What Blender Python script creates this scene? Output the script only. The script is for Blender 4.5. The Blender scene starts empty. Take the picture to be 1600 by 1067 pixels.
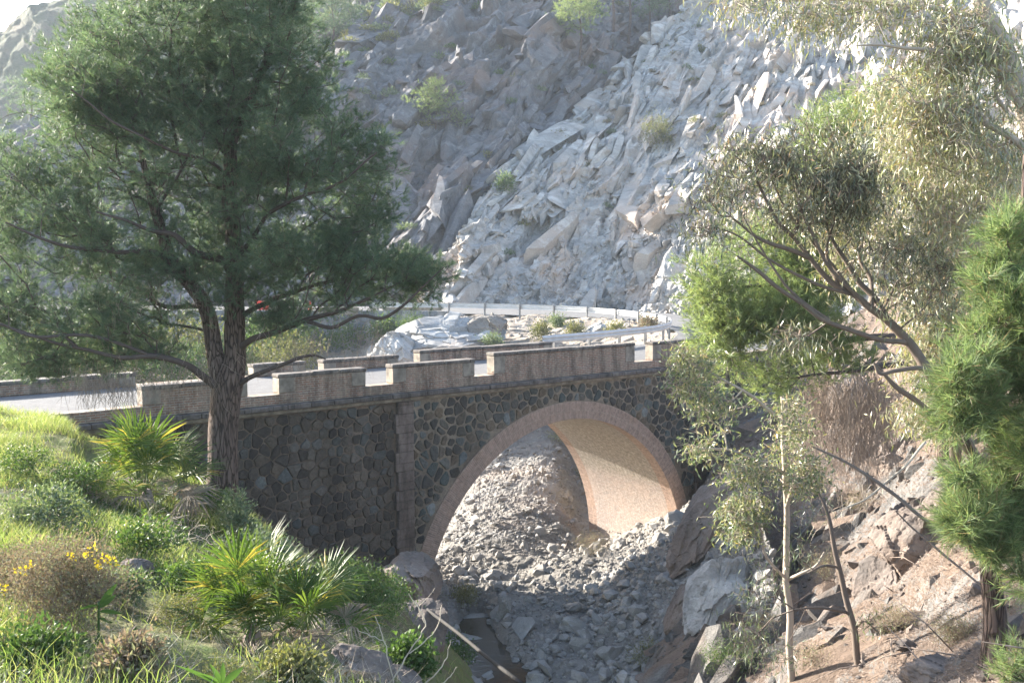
import bpy, math, random
import numpy as np
from mathutils import Matrix, Vector

random.seed(7)
rng = np.random.default_rng(11)
SC = bpy.context.scene
COL = SC.collection

# ------------------------------------------------------------------ camera, sky, sun, exposure
F_PX, PITCH = 1500.0, math.atan((533.5 - 420) / 1500.0)
cam_d = bpy.data.cameras.new("camera")
cam = bpy.data.objects.new("camera", cam_d)
COL.objects.link(cam)
cam_d.sensor_width = 36.0
cam_d.lens = 36.0 * F_PX / 1600.0
cam_d.clip_start, cam_d.clip_end = 0.1, 3000
cam.location = (0, 0, 0)
cam.rotation_euler = (math.pi / 2 - PITCH, 0, 0)
SC.camera = cam

SUN_AZ, SUN_EL = math.radians(-59.5), math.radians(21)      # azimuth from +Y, negative = left
SDIR = Vector((math.sin(SUN_AZ) * math.cos(SUN_EL), math.cos(SUN_AZ) * math.cos(SUN_EL), math.sin(SUN_EL)))
world = bpy.data.worlds.new("World")
SC.world = world
world.use_nodes = True
wn = world.node_tree.nodes
sky = wn.new("ShaderNodeTexSky")
sky.sky_type = 'NISHITA'
sky.sun_disc = False
sky.sun_elevation = SUN_EL
sky.sun_rotation = SUN_AZ
sky.air_density, sky.dust_density, sky.ozone_density = 1.0, 1.5, 1.0
wn["Background"].inputs["Strength"].default_value = 0.11
world.node_tree.links.new(sky.outputs[0], wn["Background"].inputs["Color"])
sun_d = bpy.data.lights.new("sun", 'SUN')
sun_d.energy = 5.0
sun_d.angle = math.radians(0.53)
sun_d.color = (1.0, 0.93, 0.82)
sun = bpy.data.objects.new("sun", sun_d)
COL.objects.link(sun)
sun.rotation_euler = SDIR.to_track_quat('Z', 'Y').to_euler()
sun.location = SDIR * 300
SC.view_settings.view_transform = 'Standard'
SC.view_settings.look = 'None'
SC.view_settings.exposure = 2.5
SC.cycles.max_bounces = 6
SC.cycles.diffuse_bounces = 3
SC.cycles.glossy_bounces = 2
SC.cycles.transmission_bounces = 3
SC.cycles.volume_bounces = 0
SC.cycles.use_denoising = True
HAZE = 0.00035


# ------------------------------------------------------------------ geometry helpers
def ray(px, py):
    u, v = (px - 800) / F_PX, (533.5 - py) / F_PX
    d = np.array([u, math.cos(PITCH) + v * math.sin(PITCH), -math.sin(PITCH) + v * math.cos(PITCH)])
    return d / d[1]


def at(px, py, Y):
    return ray(px, py) * Y


def proj(P):
    P = np.asarray(P, float)
    y = P[..., 1] * math.cos(PITCH) - P[..., 2] * math.sin(PITCH)
    v = P[..., 1] * math.sin(PITCH) + P[..., 2] * math.cos(PITCH)
    return np.stack([800 + F_PX * P[..., 0] / y, 533.5 - F_PX * v / y], -1)


def nrm(a):
    return a / (np.linalg.norm(a, axis=-1, keepdims=True) + 1e-9)


def mk(name, V, faces, mat=None, parent=None, smooth=False, uv=None):
    """One mesh object from a vertex array and a list of face arrays (triangles and quads)."""
    me = bpy.data.meshes.new(name)
    V = np.asarray(V, np.float32)
    faces = [np.asarray(f, np.int32) for f in faces if len(f)]
    me.vertices.add(len(V))
    me.vertices.foreach_set("co", V.ravel())
    idx = np.concatenate([f.ravel() for f in faces])
    tot = np.concatenate([np.full(len(f), f.shape[1], np.int32) for f in faces])
    st = np.concatenate([[0], np.cumsum(tot)[:-1]]).astype(np.int32)
    me.loops.add(len(idx))
    me.loops.foreach_set("vertex_index", idx)
    me.polygons.add(len(tot))
    me.polygons.foreach_set("loop_start", st)
    me.polygons.foreach_set("loop_total", tot)
    me.polygons.foreach_set("use_smooth", np.full(len(tot), smooth))
    if uv is not None:
        l = me.uv_layers.new(name="UVMap")
        l.data.foreach_set("uv", np.asarray(uv, np.float32)[idx].ravel())
    me.update(calc_edges=True)
    o = bpy.data.objects.new(name, me)
    COL.objects.link(o)
    if mat:
        me.materials.append(mat)
    if parent:
        o.parent = parent
        if not parent.get("local"): o.matrix_parent_inverse = Matrix.Translation(-parent.location)
    return o


def tag(o, label=None, cat=None, group=None, kind=None):
    if label: o["label"] = label
    if cat: o["category"] = cat
    if group: o["group"] = group
    if kind: o["kind"] = kind
    return o


def empty(name, loc=(0, 0, 0), label=None, cat=None, group=None, local=False):
    """A thing's root; its parts are given in world coordinates, or in its own with local=True."""
    o = bpy.data.objects.new(name, None)
    o.empty_display_size = 0.3
    COL.objects.link(o)
    o.location = [float(c) for c in loc]
    if local: o["local"] = 1
    return tag(o, label, cat, group)


class MB:
    """Collects boxes, tubes and grids, builds ONE mesh."""
    def __init__(s):
        s.v, s.q, s.t, s.uv, s.n = [], [], [], [], 0

    def add(s, V, q=None, t=None, uv=None):
        V = np.asarray(V, float)
        if q is not None and len(q): s.q.append(np.asarray(q) + s.n)
        if t is not None and len(t): s.t.append(np.asarray(t) + s.n)
        s.v.append(V)
        s.uv.append(np.zeros((len(V), 2)) if uv is None else np.asarray(uv, float))
        s.n += len(V)

    def box(s, a, b, jit=0.0, bev=0.0):
        (x0, y0, z0), (x1, y1, z1) = a, b
        if bev > 0:                                    # chamfered box
            import itertools
            e = bev
            V, ids = [], {}
            for cx, cy, cz in itertools.product((0, 1), repeat=3):
                X, Y, Z = (x0, x1)[cx], (y0, y1)[cy], (z0, z1)[cz]
                sx, sy, sz = (1, -1)[cx] * e, (1, -1)[cy] * e, (1, -1)[cz] * e
                for k, p in enumerate(((X, Y + sy, Z + sz), (X + sx, Y, Z + sz), (X + sx, Y + sy, Z))):
                    ids[cx, cy, cz, k] = len(V); V.append(p)
            q, t = [], []
            g = lambda *a: ids[a]
            for c in (0, 1):
                q.append([g(c, 0, 0, 0), g(c, 1, 0, 0), g(c, 1, 1, 0), g(c, 0, 1, 0)])
                q.append([g(0, c, 0, 1), g(1, c, 0, 1), g(1, c, 1, 1), g(0, c, 1, 1)])
                q.append([g(0, 0, c, 2), g(1, 0, c, 2), g(1, 1, c, 2), g(0, 1, c, 2)])
                for d in (0, 1):
                    q.append([g(0, c, d, 1), g(1, c, d, 1), g(1, c, d, 2), g(0, c, d, 2)])
                    q.append([g(c, 0, d, 0), g(c, 1, d, 0), g(c, 1, d, 2), g(c, 0, d, 2)])
                    q.append([g(c, d, 0, 0), g(c, d, 1, 0), g(c, d, 1, 1), g(c, d, 0, 1)])
                    for f in (0, 1): t.append([g(c, d, f, 0), g(c, d, f, 1), g(c, d, f, 2)])
            V = np.array(V)
            if jit: V = V + rng.normal(0, jit, V.shape)
            s.add(V, q, t)
            return
        V = np.array([[x0, y0, z0], [x1, y0, z0], [x1, y1, z0], [x0, y1, z0], [x0, y0, z1], [x1, y0, z1], [x1, y1, z1], [x0, y1, z1]], float)
        if jit: V += rng.normal(0, jit, V.shape)
        s.add(V, [[0, 3, 2, 1], [4, 5, 6, 7], [0, 1, 5, 4], [1, 2, 6, 5], [2, 3, 7, 6], [3, 0, 4, 7]])

    def tube(s, pts, rad, k=6, cap=True):
        P = np.asarray(pts, float)
        n = len(P)
        R = np.broadcast_to(np.asarray(rad, float), (n,))
        T = nrm(np.gradient(P, axis=0))
        a = np.array([0.31, 0.17, 0.93])
        if abs(T[0] @ a) > 0.9: a = np.array([0.9, 0.3, 0.1])
        U = np.zeros_like(P)
        u = a
        for i in range(n):
            u = u - T[i] * (u @ T[i]); u = u / (np.linalg.norm(u) + 1e-9); U[i] = u
        W = np.cross(T, U)
        ang = np.arange(k) / k * 2 * math.pi
        V = P[:, None] + R[:, None, None] * (U[:, None] * np.cos(ang)[None, :, None] + W[:, None] * np.sin(ang)[None, :, None])
        i = np.arange(n - 1)[:, None] * k
        j = np.arange(k)[None]
        j2 = (j + 1) % k
        q = np.stack([i + j, i + j2, i + k + j2, i + k + j], -1).reshape(-1, 4)
        L = np.concatenate([[0], np.cumsum(np.linalg.norm(np.diff(P, axis=0), axis=1))])
        uv = np.stack([np.broadcast_to(ang[None], (n, k)) / 6.283, np.broadcast_to(L[:, None], (n, k))], -1).reshape(-1, 2)
        V = V.reshape(-1, 3)
        t = None
        if cap:
            t = [[(n - 1) * k, (n - 1) * k + a, (n - 1) * k + a + 1] for a in range(1, k - 1)] + [[0, a + 1, a] for a in range(1, k - 1)]
        s.add(V, q, t, uv)

    def build(s, name, mat, parent=None, smooth=False):
        fs = []
        if s.q: fs.append(np.concatenate(s.q))
        if s.t: fs.append(np.concatenate(s.t))
        return mk(name, np.concatenate(s.v), fs, mat, parent, smooth, np.concatenate(s.uv))


# ------------------------------------------------------------------ noise (numpy)
def h3(i, j, k, s):
    h = (i.astype(np.int64) * 374761393 + j.astype(np.int64) * 668265263 + k.astype(np.int64) * 2147483647 + s * 974634777) & 0xFFFFFFFF
    h = ((h ^ (h >> 13)) * 1274126177) & 0xFFFFFFFF
    h = ((h ^ (h >> 16)) * 2246822519) & 0xFFFFFFFF
    h = h ^ (h >> 15)
    return (h & 0xFFFFFF) / float(0xFFFFFF)


def vnoise(P, s=0):
    I = np.floor(P).astype(np.int64)
    f = P - I
    f = f * f * (3 - 2 * f)
    r = 0
    for a in (0, 1):
        for b in (0, 1):
            for c in (0, 1):
                w = (f[..., 0] if a else 1 - f[..., 0]) * (f[..., 1] if b else 1 - f[..., 1]) * (f[..., 2] if c else 1 - f[..., 2])
                r = r + w * h3(I[..., 0] + a, I[..., 1] + b, I[..., 2] + c, s)
    return r * 2 - 1


def fbm(P, o=4, s=0, g=0.5):
    r, a, t = 0, 1.0, 0
    for k in range(o):
        r = r + a * vnoise(P * 2.03 ** k + 17.3 * k, s + k); t += a; a *= g
    return r / t


def facets(P, s=0, tilt=1.0):
    """Blocky rock: every cell is a tilted plane with its own step."""
    I = np.floor(P).astype(np.int64)
    best = np.full(P.shape[:-1], 9.0)
    out = np.zeros(P.shape[:-1])
    for a in (-1, 0, 1):
        for b in (-1, 0, 1):
            for c in (-1, 0, 1):
                J = I + np.array([a, b, c])
                i, j, k = J[..., 0], J[..., 1], J[..., 2]
                D = P - J - np.stack([h3(i, j, k, s + 1), h3(i, j, k, s + 2), h3(i, j, k, s + 3)], -1)
                d2 = (D * D).sum(-1)
                m = d2 < best
                g = np.stack([h3(i, j, k, s + 4), h3(i, j, k, s + 5), h3(i, j, k, s + 6)], -1) - 0.5
                val = (h3(i, j, k, s + 7) - 0.5) + tilt * (D * g).sum(-1) * 2
                out = np.where(m, val, out)
                best = np.where(m, d2, best)
    return out


def blur(d, n=1):
    for _ in range(n):
        p = np.pad(d, 1, mode='edge')
        d = (4 * p[1:-1, 1:-1] + 2 * (p[:-2, 1:-1] + p[2:, 1:-1] + p[1:-1, :-2] + p[1:-1, 2:]) + p[:-2, :-2] + p[2:, 2:] + p[:-2, 2:] + p[2:, :-2]) / 16
    return d


def frame(e1, up):
    e1 = nrm(np.array(e1, float)); e3 = np.array(up, float); e3 = nrm(e3 - e1 * (e3 @ e1))
    return np.stack([e1, np.cross(e3, e1), e3])


# ------------------------------------------------------------------ surface patches from a net of points
def crom(A, n):
    m = len(A)
    t = np.linspace(0, m - 1, n)
    i = np.clip(t.astype(int), 0, m - 2)
    f = (t - i).reshape((-1,) + (1,) * (A.ndim - 1))
    p1, p2 = A[i], A[i + 1]
    p0 = np.where((i > 0).reshape(f.shape), A[np.maximum(i - 1, 0)], 2 * p1 - p2)
    p3 = np.where((i < m - 2).reshape(f.shape), A[np.minimum(i + 2, m - 1)], 2 * p2 - p1)
    return 0.5 * (2 * p1 + (p2 - p0) * f + (2 * p0 - 5 * p1 + 4 * p2 - p3) * f ** 2 + (3 * p1 - p0 - 3 * p2 + p3) * f ** 3)


def patch(rows, n, m, lean=0.0):
    A = np.array([[at(c[0], c[1], c[2] * (1 + lean * k)) for c in r] for k, r in enumerate(rows)])
    G = crom(A, n)
    return crom(G.transpose(1, 0, 2), m).transpose(1, 0, 2)


def gnormals(G):
    N = nrm(np.cross(np.gradient(G, axis=1), np.gradient(G, axis=0)))
    flip = (N * G).sum(-1).mean() > 0
    return -N if flip else N


def grid_faces(n, m):
    i, j = np.meshgrid(np.arange(n - 1), np.arange(m - 1), indexing='ij')
    a = (i * m + j).ravel()
    return np.stack([a, a + 1, a + m + 1, a + m], -1)


def sheet(name, G, mat, smooth=False):
    n, m = G.shape[:2]
    return tag(mk(name, G.reshape(-1, 3), [grid_faces(n, m)], mat, smooth=smooth), kind="structure")


def pick(G, px, py):
    """The front-most point of a patch seen at a pixel."""
    q = proj(G)
    d = np.hypot(q[..., 0] - px, q[..., 1] - py)
    near = d < d.min() + 2.0
    idx = np.argmin(np.where(near, G[..., 1], 1e9))
    return G.reshape(-1, 3)[idx].copy()


def scatter(G, n, wfun=None):
    """Random points over a patch, area weighted, optionally weighted by wfun(P)."""
    A = np.linalg.norm(np.cross(G[1:, :-1] - G[:-1, :-1], G[:-1, 1:] - G[:-1, :-1]), axis=-1)
    w = A.copy()
    if wfun is not None: w = w * wfun(G[:-1, :-1])
    w = w.ravel() / w.sum()
    c = rng.choice(len(w), n, p=w)
    i, j = c // A.shape[1], c % A.shape[1]
    a, b = rng.random((2, n, 1))
    return (G[i, j] * (1 - a) * (1 - b) + G[i + 1, j] * a * (1 - b) + G[i, j + 1] * (1 - a) * b + G[i + 1, j + 1] * a * b), i, j


# ------------------------------------------------------------------ materials
class NT:
    def __init__(s, name):
        s.m = bpy.data.materials.new(name)
        s.m.use_nodes = True
        s.t = s.m.node_tree
        s.b = s.t.nodes["Principled BSDF"]
        s.out = s.t.nodes["Material Output"]

    def n(s, typ, props=None, **kw):
        nd = s.t.nodes.new("ShaderNode" + typ)
        for k, v in (props or {}).items(): setattr(nd, k, v)
        for k, v in kw.items():
            key = k.replace("_", " ")
            inp = nd.inputs[int(k[1:])] if k[0] == "i" and k[1:].isdigit() else nd.inputs[key]
            s.set(inp, v)
        return nd

    def set(s, inp, v):
        if isinstance(v, bpy.types.NodeSocket): s.t.links.new(v, inp)
        elif isinstance(v, bpy.types.Node): s.t.links.new(v.outputs[0], inp)
        else:
            if isinstance(v, (tuple, list)) and len(v) == 3 and inp.type == 'RGBA': v = (*v, 1)
            inp.default_value = v

    def ramp(s, fac, stops, interp='LINEAR'):
        r = s.n("ValToRGB")
        r.color_ramp.interpolation = interp
        e = r.color_ramp.elements
        while len(e) < len(stops): e.new(0.5)
        for x, (p, c) in zip(e, stops):
            x.position = p
            x.color = (*c, 1) if isinstance(c, (tuple, list)) else (c, c, c, 1)
        s.set(r.inputs[0], fac)
        return r.outputs[0]

    def mix(s, fac, a, b, mode='MIX'):
        r = s.n("Mix", {"data_type": 'RGBA', "blend_type": mode})
        s.set(r.inputs[0], fac); s.set(r.inputs[6], a); s.set(r.inputs[7], b)
        return r.outputs[2]

    def math(s, op, a, b=0.0):
        r = s.n("Math", {"operation": op})
        s.set(r.inputs[0], a); s.set(r.inputs[1], b)
        return r.outputs[0]

    def coord(s, kind="Object", scale=(1, 1, 1), rot=(0, 0, 0)):
        c = s.n("TexCoord").outputs[kind]
        mp = s.n("Mapping")
        s.set(mp.inputs["Vector"], c)
        mp.inputs["Scale"].default_value = scale
        mp.inputs["Rotation"].default_value = rot
        return mp.outputs[0]

    def noise(s, vec, scale, detail=4, rough=0.55, dist=0.0):
        r = s.n("TexNoise", Scale=scale, Detail=detail, Roughness=rough, Distortion=dist)
        if vec is not None: s.set(r.inputs["Vector"], vec)
        return r.outputs[0]

    def done(s, color, rough=0.9, bump=None, bstr=0.5, bdist=0.05, spec=0.3):
        s.set(s.b.inputs["Base Color"], color)
        s.set(s.b.inputs["Roughness"], rough)
        s.set(s.b.inputs["Specular IOR Level"], spec)
        if bump is not None:
            bn = s.n("Bump", Strength=bstr, Distance=bdist, Height=bump)
            s.set(s.b.inputs["Normal"], bn.outputs[0])
        return s.m


def rock_mat(name, base, dark, warm, pale, strata=(0, 0, 0), warm_lo=0.55, pale_lo=0.6, fine=4.0, bd=0.06, sc=(0.5, 1.2, 1.0), lo=(0.28, 0.68)):
    t = NT(name)
    c = t.coord("Object")
    st = t.coord("Object", scale=sc, rot=strata)
    col = t.mix(t.ramp(t.noise(st, 0.9, 8, 0.68), [(lo[0], 0.0), (lo[1], 1.0)]), dark, base)
    col = t.mix(t.ramp(t.noise(c, 0.16, 4, 0.6), [(warm_lo - 0.07, 0.0), (warm_lo + 0.12, 0.8)]), col, warm)
    col = t.mix(t.ramp(t.noise(st, 0.55, 5, 0.7), [(pale_lo - 0.06, 0.0), (pale_lo + 0.1, 0.85)]), col, pale)
    sp = t.noise(c, fine * 3, 3, 0.7)
    col = t.mix(0.45, col, t.ramp(sp, [(0.3, 0.35), (0.7, 1.0)]), 'MULTIPLY')
    b = t.math('ADD', t.noise(c, fine, 6, 0.7), t.math('MULTIPLY', t.noise(st, 3.0, 5, 0.7), 1.4))
    return t.done(col, 0.93, b, 0.7, bd, 0.25)


def leaf_mat(name, stops, transl=0.35, rough=0.45, spec=0.4, tcol=None):
    """Leaves and needles: own colour per leaf, light passing through, a soft sheen."""
    t = NT(name)
    isl = t.n("NewGeometry").outputs["Random Per Island"]
    col = t.ramp(isl, stops)
    nz = t.noise(t.coord("Object"), 1.3, 2)
    col = t.mix(0.5, col, t.ramp(nz, [(0.3, 0.55), (0.7, 1.25)]), 'MULTIPLY')
    m = t.done(col, rough, spec=spec)
    tr = t.n("BsdfTranslucent")
    tc = t.mix(1.0, col, tcol or (1.2, 1.25, 0.55), 'MULTIPLY')
    t.set(tr.inputs["Color"], tc)
    mx = t.n("MixShader")
    t.set(mx.inputs[0], transl); t.set(mx.inputs[1], t.b.outputs[0]); t.set(mx.inputs[2], tr.outputs[0])
    t.t.links.new(mx.outputs[0], t.out.inputs["Surface"])
    return m


def bark_mat(name, a, b, scale=14, stretch=0.25, bd=0.03, crack=None):
    t = NT(name)
    c0 = t.coord("Object", scale=(1, 1, stretch))
    wob = t.n("TexNoise", Scale=7.0, Detail=4.0); t.set(wob.inputs["Vector"], c0)
    wv = t.n("VectorMath", {"operation": 'MULTIPLY_ADD'})
    t.set(wv.inputs[0], wob.outputs["Color"]); wv.inputs[1].default_value = (0.16, 0.16, 0.10); t.set(wv.inputs[2], c0)
    c = wv.outputs[0]
    v = t.n("TexVoronoi", {"feature": 'DISTANCE_TO_EDGE'}, Scale=scale)
    t.set(v.inputs["Vector"], c)
    e = t.ramp(v.outputs[0], [(0.02, 0.0), (0.16, 1.0)])
    n = t.noise(c, scale * 0.8, 5, 0.65)
    col = t.mix(n, a, b)
    if crack: col = t.mix(e, crack, col)
    h = t.math('ADD', t.math('MULTIPLY', e, 0.8 if crack else 0.0), n)
    return t.done(col, 0.9, h, 0.8, bd, 0.2)


def plain(name, col, rough=0.6, metal=0.0, var=0.15, sc=6.0, bump=0.0):
    t = NT(name)
    n = t.noise(t.coord("Object"), sc, 5, 0.6)
    c = t.mix(1.0, col, t.ramp(n, [(0.3, 1 - var), (0.7, 1 + var)]), 'MULTIPLY')
    t.b.inputs["Metallic"].default_value = metal
    return t.done(c, rough, n if bump else None, bump, 0.02)


def masonry_mat(name, mortar, scale, stones, width=(0.03, 0.075), lump=0.12):
    """Rubble masonry: dark rounded stones in pale mortar (x along the wall, z up)."""
    t = NT(name)
    c0 = t.coord("Object", scale=(1, 0.05, 1.15))
    wob = t.n("TexNoise", Scale=2.2, Detail=3.0)
    t.set(wob.inputs["Vector"], c0)
    wv = t.n("VectorMath", {"operation": 'MULTIPLY_ADD'})
    t.set(wv.inputs[0], wob.outputs["Color"]); wv.inputs[1].default_value = (0.22, 0.0, 0.22); t.set(wv.inputs[2], c0)
    c = wv.outputs[0]
    ve = t.n("TexVoronoi", {"feature": 'DISTANCE_TO_EDGE'}, Scale=scale, Randomness=0.85)
    vc = t.n("TexVoronoi", {"feature": 'F1'}, Scale=scale, Randomness=0.85)
    for v in (ve, vc): t.set(v.inputs["Vector"], c)
    sep = t.n("SeparateColor"); t.set(sep.inputs[0], vc.outputs["Color"])
    stone = t.ramp(sep.outputs[0], stones)
    n = t.noise(c0, 16, 5, 0.65)
    stone = t.mix(0.7, stone, t.ramp(n, [(0.3, 0.45), (0.75, 1.35)]), 'MULTIPLY')
    ed = t.math('MINIMUM', ve.outputs["Distance"], t.math('MULTIPLY', t.math('SUBTRACT', 0.74, vc.outputs["Distance"]), 0.4))
    thr = t.math('ADD', ed, t.math('MULTIPLY', t.math('SUBTRACT', n, 0.5), 0.05))
    big = t.noise(c0, 0.45, 3)
    thr = t.math('SUBTRACT', thr, t.math('MULTIPLY', t.math('SUBTRACT', sep.outputs[1], 0.35), 0.06))
    e = t.ramp(thr, [(width[0], 0.0), (width[1], 1.0)])
    mort = t.mix(0.6, mortar, t.ramp(t.noise(c0, 5, 4), [(0.3, 0.6), (0.7, 1.15)]), 'MULTIPLY')
    col = t.mix(e, mort, stone)
    stain = t.ramp(t.noise(t.coord("Object", scale=(0.7, 0.1, 0.22)), 1.0, 5, 0.65), [(0.36, 0.55), (0.6, 1.0)])
    col = t.mix(0.85, col, stain, 'MULTIPLY')
    h = t.math('ADD', t.ramp(thr, [(0.0, 0.0), (width[1] + 0.08, 1.0)]), t.math('MULTIPLY', n, 0.35))
    return t.done(col, 0.9, h, 1.0, lump, 0.3)


def brick_mat(name, c1, c2, mortar, bw, bh, ms=0.012, uvk="Object", worn=None, worn_lo=0.5, zmix=None, axes=None):
    """Bricks; coordinates: (x, z) of the object, or the UV map."""
    t = NT(name)
    src = t.n("TexCoord")
    if uvk == "UV":
        vec = src.outputs["UV"]
    else:
        sx = t.n("SeparateXYZ"); t.set(sx.inputs[0], src.outputs["Object"])
        cx = t.n("CombineXYZ")
        a = axes or ("X", "Z")
        t.set(cx.inputs[0], sx.outputs[a[0]]); t.set(cx.inputs[1], sx.outputs[a[1]])
        vec = cx.outputs[0]
    ob = src.outputs["Object"]
    dn = t.n("TexNoise", Scale=3.0, Detail=2.0); t.set(dn.inputs["Vector"], ob)
    ad = t.n("VectorMath", {"operation": 'MULTIPLY_ADD'}); t.set(ad.inputs[0], dn.outputs["Color"]); ad.inputs[1].default_value = (0.02, 0.02, 0); t.set(ad.inputs[2], vec)
    br = t.n("TexBrick", Color1=c1, Color2=c2, Mortar=mortar, Scale=1.0)
    t.set(br.inputs["Vector"], ad.outputs[0])
    br.inputs["Mortar Size"].default_value = ms
    br.inputs["Mortar Smooth"].default_value = 0.3
    br.inputs["Brick Width"].default_value = bw
    br.inputs["Row Height"].default_value = bh
    br.inputs["Bias"].default_value = -0.1
    n1, n2 = t.noise(ob, 1.2, 5, 0.65), t.noise(ob, 9, 5, 0.7)
    col = br.outputs["Color"]
    if worn: col = t.mix(t.ramp(n1, [(worn_lo - 0.08, 0.0), (worn_lo + 0.1, 0.8)]), col, worn)
    if zmix:                                         # blends to a yellower tone above the given height
        sz = t.n("SeparateXYZ"); t.set(sz.inputs[0], ob)
        f = t.ramp(t.math('ADD', t.math('MULTIPLY', t.math('ADD', sz.outputs["Z"], -zmix[0]), 1.0), 0.5), [(0.3, 0.0), (0.7, 0.85)])
        col = t.mix(f, col, t.mix(0.7, zmix[1], t.ramp(n2, [(0.3, 0.75), (0.7, 1.15)]), 'MULTIPLY'))
    col = t.mix(0.75, col, t.ramp(n2, [(0.28, 0.5), (0.72, 1.3)]), 'MULTIPLY')
    if uvk != "UV":
        stn = t.ramp(t.noise(t.coord("Object", scale=(2.2, 0.3, 0.5)), 1.3, 5, 0.7), [(0.36, 0.42), (0.56, 1.0)])
        col = t.mix(0.9, col, stn, 'MULTIPLY')
    h = t.math('ADD', t.math('MULTIPLY', br.outputs["Fac"], -0.7), t.math('MULTIPLY', n2, 0.7))
    return t.done(col, 0.9, h, 0.8, 0.025, 0.25)


def ground_mat(name, a, b, c, s=1.0, bd=0.05):
    t = NT(name)
    o = t.coord("Object")
    col = t.mix(t.ramp(t.noise(o, 0.6 * s, 5, 0.65), [(0.38, 0.0), (0.62, 1.0)]), a, b)
    col = t.mix(t.ramp(t.noise(o, 2.5 * s, 6, 0.7), [(0.45, 0.0), (0.7, 1.0)]), col, c)
    n = t.noise(o, 14 * s, 5, 0.75)
    col = t.mix(0.6, col, t.ramp(n, [(0.3, 0.5), (0.7, 1.3)]), 'MULTIPLY')
    return t.done(col, 0.95, n, 0.9, bd, 0.15)


M = {}
M["cliff"] = rock_mat("cliff_rock", (0.43, 0.41, 0.38), (0.20, 0.195, 0.19), (0.46, 0.365, 0.295), (0.58, 0.56, 0.53), (0.6, 0.8, 0.5), 0.53, 0.58)
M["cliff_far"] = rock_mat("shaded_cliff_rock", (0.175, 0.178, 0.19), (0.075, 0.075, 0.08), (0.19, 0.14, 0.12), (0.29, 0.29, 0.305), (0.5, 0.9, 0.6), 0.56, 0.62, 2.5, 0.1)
M["scree"] = rock_mat("scree_rubble", (0.245, 0.23, 0.21), (0.14, 0.13, 0.12), (0.30, 0.245, 0.20), (0.38, 0.37, 0.36), (0.2, 0.3, 0.4), 0.58, 0.66, 8.0, 0.05)
M["stone"] = rock_mat("loose_stone", (0.33, 0.315, 0.295), (0.19, 0.18, 0.17), (0.36, 0.30, 0.25), (0.47, 0.46, 0.44), (0.4, 0.2, 0.7), 0.6, 0.62, 9.0, 0.02)
M["boulder"] = rock_mat("brown_boulder", (0.17, 0.148, 0.135), (0.08, 0.07, 0.065), (0.21, 0.155, 0.125), (0.25, 0.225, 0.21), (0.3, 0.5, 0.2), 0.5, 0.62, 7.0, 0.03)
M["tan_rock"] = rock_mat("tan_cracked_rock", (0.21, 0.175, 0.155), (0.095, 0.08, 0.072), (0.25, 0.185, 0.145), (0.28, 0.25, 0.225), (0.3, 0.9, 0.2), 0.5, 0.6, 6.0, 0.05)
M["pale_rock"] = rock_mat("pale_outcrop", (0.37, 0.365, 0.35), (0.22, 0.215, 0.21), (0.36, 0.29, 0.24), (0.46, 0.455, 0.44), (0.3, 0.5, 0.2), 0.62, 0.52, 4.0, 0.05)
t = NT("rocky_hillside")
o = t.coord("Object")
st = t.coord("Object", scale=(0.4, 1.5, 1.0), rot=(0.4, 0.7, 0.3))
soil = t.mix(t.ramp(t.noise(o, 0.8, 5, 0.65), [(0.38, 0.0), (0.62, 1.0)]), (0.125, 0.094, 0.075), (0.19, 0.14, 0.108))
rk = t.mix(t.ramp(t.noise(st, 1.3, 6, 0.65), [(0.36, 0.0), (0.62, 1.0)]), (0.09, 0.088, 0.087), (0.20, 0.19, 0.18))
rk = t.mix(t.ramp(t.noise(o, 0.5, 4, 0.6), [(0.5, 0.0), (0.65, 0.8)]), rk, (0.18, 0.14, 0.115))
nz = t.n("SeparateXYZ"); t.set(nz.inputs[0], t.n("NewGeometry").outputs["Normal"])
lay = t.ramp(t.math('ADD', nz.outputs["Z"], t.math('MULTIPLY', t.math('SUBTRACT', t.noise(o, 1.1, 5), 0.5), 0.9)), [(0.62, 0.0), (0.80, 1.0)])
col = t.mix(lay, rk, soil)
n = t.noise(o, 16, 5, 0.75)
col = t.mix(0.6, col, t.ramp(n, [(0.3, 0.5), (0.7, 1.3)]), 'MULTIPLY')
M["right_bank"] = t.done(col, 0.95, t.math('ADD', n, t.math('MULTIPLY', t.noise(st, 4, 5, 0.7), 1.2)), 0.9, 0.06, 0.15)
M["bank"] = ground_mat("grassy_soil", (0.14, 0.15, 0.06), (0.13, 0.10, 0.07), (0.10, 0.15, 0.04), 1.5, 0.04)
M["dirt"] = ground_mat("roadside_dirt", (0.32, 0.27, 0.22), (0.25, 0.21, 0.17), (0.36, 0.32, 0.28), 1.0, 0.06)
M["hill"] = ground_mat("wooded_hill", (0.075, 0.09, 0.05), (0.12, 0.10, 0.075), (0.045, 0.062, 0.032), 0.12, 0.5)
M["asphalt"] = ground_mat("bleached_asphalt", (0.155, 0.153, 0.153), (0.13, 0.129, 0.13), (0.19, 0.187, 0.186), 1.5, 0.01)
M["bark_pine"] = bark_mat("pine_bark", (0.11, 0.078, 0.066), (0.17, 0.125, 0.105), 19, 0.17, 0.05, (0.045, 0.033, 0.028))
M["bark_grey"] = bark_mat("grey_branch_bark", (0.055, 0.041, 0.037), (0.10, 0.078, 0.07), 30, 0.3, 0.01)
M["bark_euc"] = bark_mat("smooth_pale_bark", (0.24, 0.19, 0.15), (0.42, 0.37, 0.31), 5, 0.12, 0.01)
M["bark_eucd"] = bark_mat("smooth_brown_bark", (0.085, 0.066, 0.055), (0.18, 0.145, 0.12), 6, 0.12, 0.01)
M["twig"] = plain("dead_twig", (0.22, 0.175, 0.145), 0.9, 0, 0.3)
M["drytwig"] = plain("pale_dry_twig", (0.42, 0.36, 0.28), 0.9, 0, 0.25)
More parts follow.
